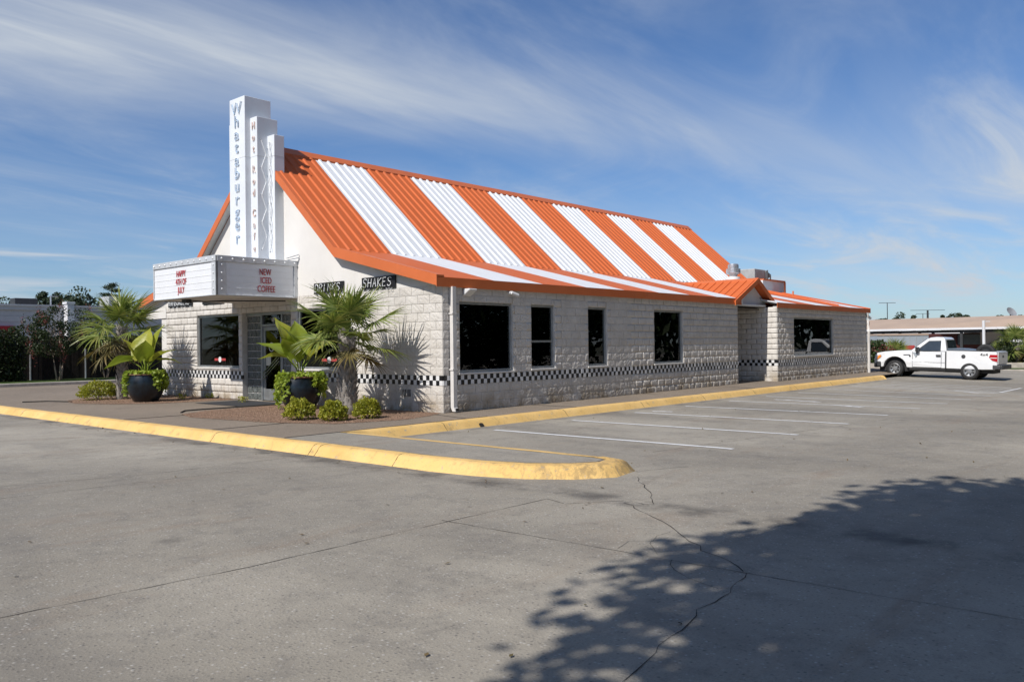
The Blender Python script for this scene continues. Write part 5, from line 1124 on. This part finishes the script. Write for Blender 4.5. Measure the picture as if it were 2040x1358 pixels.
p = ony(205, 700, FY-.4); tree('crape_myrtle', (p[0], FY-.8, .1), 'smaller shaded shrub tree against the fence behind the slim palm', 'tree', (0, 0, 1.5), (1.2, .7, .8), 26, 3600, .085, 22, .03, 'myrtle_leaf', None, 'bark_pale', 3, 6, clr=.34, spread=.2)
# white shop behind the fence
WY = 44.
t = thing('white_shop', 'long low white siding building behind the fence at the left', 'building', (10, WY, -.15))
def wpt(px, py, y=WY): return ony(px, py, y)
xa, xb, zt = wpt(-160, 606)[0]-10, wpt(420, 606)[0]-10, wpt(80, 607)[2]+.15
k = MB(); k.box(xa, xb, 0, 12, 0, zt-.35); k.build('wall', 'siding_white', t)
nb = 6
for i in range(nb):
    z0 = zt-.35-.38*(i+1); k = MB(); k.box(xa, xb, -.03-.012*(i % 2), -.002, z0+.012, z0+.38); k.build('siding_board', 'siding_white', t)
k = MB(); k.box(xa, xb, -.14, .2, zt-.35, zt-.12); k.box(xa, xb, -.2, .2, zt-.12, zt); k.build('cornice', 'siding_white', t)
k = MB(); xx = xa
while xx < xb: k.box(xx, xx+.03, -.02, -.004, 0, zt-2.65); xx += .45
stuff(k.build('batten', 'siding_white', t))
p0, p1 = wpt(125, 610)[0]-10, wpt(139, 610)[0]-10; k = MB(); k.box(p0, p1, -.75, -.15, 0, zt+.05); k.box(p0-.06, p1+.04, -.8, -.1, zt+.05, zt+.2); k.build('pilaster', 'wall_white', t, bevel=.01)
p0, p1 = wpt(-60, 655)[0]-10, wpt(29, 655)[0]-10; z0, z1 = wpt(15, 666)[2]+.15, wpt(15, 649)[2]+.15; k = MB(); k.box(p0, p1, -.22, -.045, z0, z1); k.build('awning', 'awning_red', t)
u0, u1 = wpt(217, 590, WY+3), wpt(262, 590, WY+3); k = MB(); k.box(0, u1[0]-u0[0], 0, 1.6, 0, u0[2]-zt+.16); AC = k.build('ac_housing', 'unit_grey', None, loc=(u0[0], WY+3, zt-.16), bevel=.02); tag(AC, 'grey rooftop unit on the white building behind the slim palm', 'air conditioner')
k = MB(); k.box(*sorted((wpt(30, 597, WY+6)[0], wpt(75, 597, WY+6)[0])), WY+6, WY+7, zt-.3, wpt(50, 594, WY+6)[2]); tag(k.build('roof_duct', 'steel_dark'), 'low black duct on the roof of the white building at the left', 'duct')
q = wpt(101, 600, WY+5); k = MB(); k.tube([(q[0], WY+5, zt-.3), (q[0], WY+5, wpt(101, 588, WY+5)[2])], .05, 8); k.bar((q[0], WY+5, wpt(101, 590, WY+5)[2]), (q[0]+.5, WY+5, wpt(101, 590, WY+5)[2]), .04); tag(k.build('vent_pole', 'galv'), 'short pale vent pole on the roof of the white building', 'pole')
# trees on the skyline, left
for i, (px, py, wd, D) in enumerate(((18, 600, 40, 130), (62, 594, 26, 150), (88, 588, 30, 118), (112, 592, 34, 128), (138, 586, 42, 122), (168, 587, 46, 118), (200, 592, 40, 125), (262, 598, 50, 130), (-20, 600, 40, 125))):
    c = at(px, py, D); h = c[2]+.6; R_ = wd*D/FPX*.75
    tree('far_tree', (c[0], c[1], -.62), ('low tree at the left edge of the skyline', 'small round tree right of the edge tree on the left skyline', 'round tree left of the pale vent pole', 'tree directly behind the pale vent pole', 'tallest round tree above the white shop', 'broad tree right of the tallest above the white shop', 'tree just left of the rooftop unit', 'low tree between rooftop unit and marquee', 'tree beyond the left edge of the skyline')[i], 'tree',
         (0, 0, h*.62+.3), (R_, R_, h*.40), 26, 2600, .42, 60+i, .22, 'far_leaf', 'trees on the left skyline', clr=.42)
c = at(222, 580, 105); t = thing('pine_tree', 'lone layered pine rising above the rooftop unit at the left', 'pine tree', (c[0], c[1], -.62), 0); H = at(222, 567, 105)[2]+.62
k = MB(); k.tube([(0, 0, -.2), (.1, 0, H*.5), (0, 0, H*.97)], [.22, .16, .05], 8); k.build('trunk', 'bark', t, smooth=True); r = np.random.default_rng(3); P = []
for i, (dx, z, rx) in enumerate(((-.7, -1.25, .75), (.55, -.75, .7), (-.35, -.35, .75), (.2, -.05, .55), (.4, -1.5, .6), (-.1, -1.75, .7), (-.8, -2.3, .8), (.6, -2.4, .8))):
    n = 260; P.append(np.stack([r.normal(0, rx*.45, n)+dx*CR[0], r.normal(0, rx*.45, n)+dx*CR[1], r.normal(0, .12, n)+H+z], 1)); 
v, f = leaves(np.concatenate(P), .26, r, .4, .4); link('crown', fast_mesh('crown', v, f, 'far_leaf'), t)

# ------------------------------------------------------------------ right background
def hor(px): return 686.5-.012*(px-1020)
# long tan canopy
zE = 2.55; zRr = 3.75
def pd(px, py, z):                                     # point of known height on a pixel ray
    d = ray(px, py); return CAM+d*((z-CAM[2])/d[2])
e0, e1 = pd(1700, 658.3, zE), pd(2150, 649.5, zE); r0, r1 = pd(1700, 638.2, zRr), pd(2150, 624.5, zRr)
t = thing('canopy_building', 'long open canopy with tan metal roof and white eave behind the truck', 'canopy', ((e0[0]+e1[0])/2, (e0[1]+e1[1])/2, -.6)); off = -np.array(t.location)
k = MB(); k.add([e0, e1, r1, r0, 2*r0-e0+np.array([0, 0, 2*(zE-zRr)])*0, 2*r1-e1], [(0, 1, 2, 3)]); b0, b1 = r0*2-e0, r1*2-e1; b0[2] = b1[2] = zE
k.v = []; k.f = []; k.add([e0, e1, r1, r0, b0, b1], [(0, 1, 2, 3), (3, 2, 5, 4), (0, 3, 4), (1, 5, 2)]); k.build('roof', 'canopy_tan', t, loc=off)
n_ = (e0-r0); n_[2] = 0; n_ /= np.linalg.norm(n_)
k = MB(); k.bar(e0+n_*.05-np.array([0, 0, .02]), e1+n_*.05-np.array([0, 0, .02]), .1, .2); k.build('eave', 'wall_white', t, loc=off)
k = MB(); k.bar(e0-n_*.4-np.array([0, 0, .26]), e1-n_*.4-np.array([0, 0, .26]), .2, .24); k.build('beam', 'steel_dark', t, loc=off)
for px in (1743, 1768, 1805, 1848, 1876, 1934, 2014, 2080):
    q = (px-1700)/450; p = e0+(e1-e0)*q-n_*.4; k = MB(); k.box(p[0]-.12, p[0]+.12, p[1]-.12, p[1]+.12, -.6, zE-.3); k.build('post', 'steel_dark', t, loc=off)
Dn = depth_of(e0)
def slab(name, label, cat, px0, px1, py0, py1, D, mat, th=1.2, group=None, base=-.62):
    a, b = at(px0, hor(px0), D), at(px1, hor(px1), D); z1 = at((px0+px1)/2, py0, D)[2]; z0 = base if py1 is None else at((px0+px1)/2, py1, D)[2]
    f2 = np.array([_f[0], _f[1], 0]); f2 /= np.linalg.norm(f2); mb = MB(); bb = np.array([0, 0, 0.])
    q = [np.array([a[0], a[1], z0]), np.array([b[0], b[1], z0]), np.array([b[0], b[1], z1]), np.array([a[0], a[1], z1])]; mb.prism(q, (0, 0, 0), f2*th); o = mb.build(name, mat); fixn(o.data); return tag(o, label, cat, group) if label else o
slab('far_store', 'white store wall seen through the canopy behind the truck', 'building', 1660, 2200, 661, None, Dn+14, 'wall_white', 6)
gt = slab('storage_trailer', 'pale grey box trailer under the canopy left of the truck cab', 'trailer', 1748, 1850, 667, None, Dn-6, 'panel_grey', 2.4)
for i in range(7):
    o = slab('panel_joint', None, None, 1760+i*13, 1760.6+i*13, 668, 694, Dn-6.03, 'unit_grey', .02); o.parent = gt
o = slab('top_rail', None, None, 1748, 1850, 664.5, 668, Dn-6.06, 'canopy_tan', 2.3); o.parent = gt
o = slab('red_band', None, None, 1785, 1822, 688, 696, Dn-6.1, 'band_red', .06); o.parent = gt
bb_ = slab('brick_kiosk', 'maroon brick kiosk with slate shutter under the canopy behind the truck bed', 'kiosk', 1850, 1953, 664, None, Dn-5, 'brick_maroon', 3)
o = slab('shutter', None, None, 1909, 1953, 665.5, 686, Dn-5.1, 'panel_slate', .1); o.parent = bb_
for i in range(4): o = slab('shutter_slat', None, None, 1909, 1953, 667+i*4.6, 670.5+i*4.6, Dn-5.16, 'panel_slate', .05); o.parent = bb_
ww = slab('white_annex', 'white annex wall with sloped ramp roof right of the kiosk', 'building', 1953, 2013, 655, None, Dn-4, 'wall_white', 3)
a_, b_, c_, d_ = at(1967, 688, Dn-4.3), at(2013, 683, Dn-4.3), at(2013, 670, Dn-4.3), at(2000, 670.5, Dn-4.3); k = MB(); k.prism([a_, b_, c_, d_], (0, 0, 0), (_f[0]*.25, _f[1]*.25, 0)); fixn(k.build('ramp_side', 'panel_grey', ww).data)
wp0, wp1 = at(1959.5, 638, Dn-9), at(1959.5, 700, Dn-9); k = MB(); k.tube([(wp0[0], wp0[1], -.62), (wp0[0], wp0[1], wp0[2])], .13, 12); k.bar((wp0[0], wp0[1], wp0[2]-.1), (wp0[0]+CR[0]*.6, wp0[1]+CR[1]*.6, wp0[2]-.1), .08); tag(k.build('white_post', 'wall_white'), 'thick white post with a short arm in front of the canopy', 'post')
dp = at(2013, 623, Dn+8); t = thing('satellite_dish', 'grey satellite dish above the canopy roof at the right edge', 'satellite dish', (dp[0], dp[1], zRr-.6)); k = MB(); k.tube([(0, 0, -.6), (0, 0, dp[2]-zRr+.6)], .08, 8); k.build('mast', 'pole_grey', t)
k = MB(); k.lathe([(0, 0), (.35, .06), (.62, .2), (.62, .22), (.35, .09), (0, .03)], 20); o = k.build('reflector', 'pole_grey', t, loc=(0, 0, dp[2]-zRr+.6)); o.rotation_euler = (rad(55), 0, rad(-30))
# skyline poles and trees, right
for px, py, D, arm, lab in ((1767.5, 603, 140, 1.4, 'tall thin twin-arm lamp post behind the left end of the canopy'), (1848, 617.5, 150, 3.1, 'stout utility pole with a wide crossarm above the canopy'), (1838.5, 624.5, 170, 1.4, 'thin distant pole left of the stout utility pole')):
    c = at(px, py, D); w_ = .06 if arm < 3 else .16; t = thing('light_pole', lab, 'pole', (c[0], c[1], -.62)); k = MB(); k.tube([(0, 0, 0), (0, 0, c[2]+.62)], [w_*1.4, w_], 8); k.build('shaft', 'steel_dark', t)
    k = MB(); k.bar((-CR[0]*arm, -CR[1]*arm, c[2]+.6), (CR[0]*arm, CR[1]*arm, c[2]+.6), .07); k.build('arm', 'steel_dark', t)
for i, (px, py, wd, D) in enumerate(((1752, 633, 14, 150), (1788, 628, 26, 140), (1820, 629, 12, 150), (1884, 621, 14, 130), (1903, 617, 22, 128), (1924, 622, 16, 132), (1995, 626, 18, 140), (2032, 627, 16, 150), (1765, 635, 10, 150))):
    c = at(px, py, D); h = c[2]+.6; R_ = wd*D/FPX*.62
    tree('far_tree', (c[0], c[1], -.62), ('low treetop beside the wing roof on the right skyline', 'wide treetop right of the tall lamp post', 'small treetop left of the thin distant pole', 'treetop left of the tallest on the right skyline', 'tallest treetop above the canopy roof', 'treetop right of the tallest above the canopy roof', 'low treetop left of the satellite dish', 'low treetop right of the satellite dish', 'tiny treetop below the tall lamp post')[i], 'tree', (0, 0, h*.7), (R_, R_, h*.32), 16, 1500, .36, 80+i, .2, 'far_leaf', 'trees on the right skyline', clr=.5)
# verge behind the truck
vz = -.45
k = MB(); a, b = pd(1690, 742, -.32), pd(2300, 741.5, -.32); f2 = np.array([_f[0], _f[1], 0.])
k.prism([a, b, b+f2*.3, a+f2*.3], (0, 0, 0), (0, 0, .16)); k.v = [(x, y, z-.12) if z < -.2 else (x, y, z) for x, y, z in k.v]; o = k.build('far_kerb', 'kerb_pale', bevel=.03); struct(o)
k = MB(); k.prism([a+f2*.3, b+f2*.3, b+f2*9, a+f2*9], (0, 0, 0), (0, 0, .15)); k.v = [(x, y, z-.15) if z < -.2 else (x, y, z) for x, y, z in k.v]; struct(k.build('far_verge', 'grass'))
k = MB(); a2, b2 = a+f2*3.2, b+f2*3.2; k.prism([a2, b2, b2+f2*.25, a2+f2*.25], (0, 0, 0), (0, 0, .45)); struct(k.build('planter_wall', 'kerb_pale', bevel=.02))
VZ = -.17
def vpos(px, back): 
    q = (px-1690)/610.; p = a+(b-a)*q+f2*back; d = ray(px, hor(px)+30); 
    # slide along the verge so that the plant stands under its pixel column
    n2 = np.array([-d[1], d[0]]); e = (b-a)[:2]; s_ = ((CAM[:2]-p[:2])@n2)/(e@n2); p = p+(b-a)*s_; return (p[0], p[1], VZ)
palm(vpos(2024, 4.4), 'short fan palm with pale trunk at the right edge behind the truck', 1.35, .22, .16, 22, 1.0, 14, lo=-40, old=3)
palm(vpos(1992, 5.0), 'small trunkless fan palm left of the short palm behind the truck tailgate', .75, .14, .10, 16, .85, 15, lo=-20, old=2)
palm(vpos(1786, 4.6), 'young fan palm beyond the truck hood', .7, .12, .1, 16, .95, 16, lo=-15, old=1)
for i, (px, bk, sz, n, m_, lab) in enumerate(((2015, 5.6, (4.5, 1.0, 1.5), 5200, 'hedge_leaf', 'dark evergreen hedge behind the short palm at the right edge'), (1742, 4.9, (1.6, 1.2, 2.0), 3800, 'tree_leaf', 'leafy oleander bush beside the end of the wing wall'), (1762, 4.0, (1.4, .9, 1.2), 2000, 'tree_leaf', 'low flowering bush in front of the truck nose'))):
    p = vpos(px, bk); o = hedge('verge_bush', lab, 'bush', p, sz, n, .14, 40+i, m_, 'bushes on the far verge')
    if i == 2:
        r = np.random.default_rng(5); P = r.normal(size=(160, 3))*np.array([.5, .35, .14])+np.array([0, 0, 1.15]); v, f = leaves(P, .09, r, .9, .2); link('blooms', fast_mesh('blooms', v, f, 'bloom'), o)
for i in range(2):
    p = vpos((2003, 2034)[i], 4.0); shrub(p, ('low yellow-green border plant left of the short palm', 'low yellow-green border plant right of the short palm')[i], .7, .3, 50+i, 900, .4, group='border plants on the far verge', size=.09, cat='plant')
# fallen leaves on the lot
r = np.random.default_rng(9); n = 210; P = np.stack([r.uniform(-11, 8, n), r.uniform(-11.5, -2.1, n), np.zeros(n)], 1); P[:70, 0] = r.uniform(-5.85, -5.4, 70); P[:70, 1] = r.uniform(-7, 9, 70)
P[:, 2] = [LZ(a_[0], a_[1])+.012 for a_ in P]; v, f = leaves(P, .045, r, .55, 3.0, .3, np.stack([r.normal(size=n), r.normal(size=n), np.zeros(n)], 1)); stuff(link('fallen_leaves', fast_mesh('fallen_leaves', v, f, 'dry_leaf')))
for px, py, nm in ((888, 1010, 'a'),): pass
# tree rows across the road, mirrored in the windows and shading the lot from low skylight
ROWS = [(6+12*j+random.uniform(-2, 2), -23+random.uniform(-1, 1), random.uniform(15, 17), random.uniform(6.5, 7.2)) for j in range(10)]+[(-34+random.uniform(-2, 2), 8+13*j, random.uniform(10, 12), 6.5) for j in range(4)]
for i, (x, y, h, R_) in enumerate(ROWS):
    if i == 2: h = 4.2; R_ = 5.0
    side = 'long wall' if i < 10 else 'gable front'
    lab = 'broad roadside tree mirrored in the windows of the %s, %s from the camera' % (side, ('first', 'second', 'third', 'fourth', 'fifth', 'sixth', 'seventh', 'eighth', 'ninth', 'tenth')[i if i < 10 else i-10])
    if i in (0, 10):
        T0 = tree('roadside_tree', (x, y, -.62), lab, 'tree', (0, 0, h*.55), (R_, R_, h*.45), 60, 10000, .7, 90+i, .35, 'tree_leaf', 'roadside trees mirrored in the windows', clr=.45)
    else:
        c = T0.copy(); COL.objects.link(c); c.location = (x, y, -.62); c.rotation_euler = (0, 0, i*1.3); c.scale = (R_/6.5, R_/6.5, h/11); c['label'] = lab
        for ch in list(T0.children): d = ch.copy(); COL.objects.link(d); d.parent = c
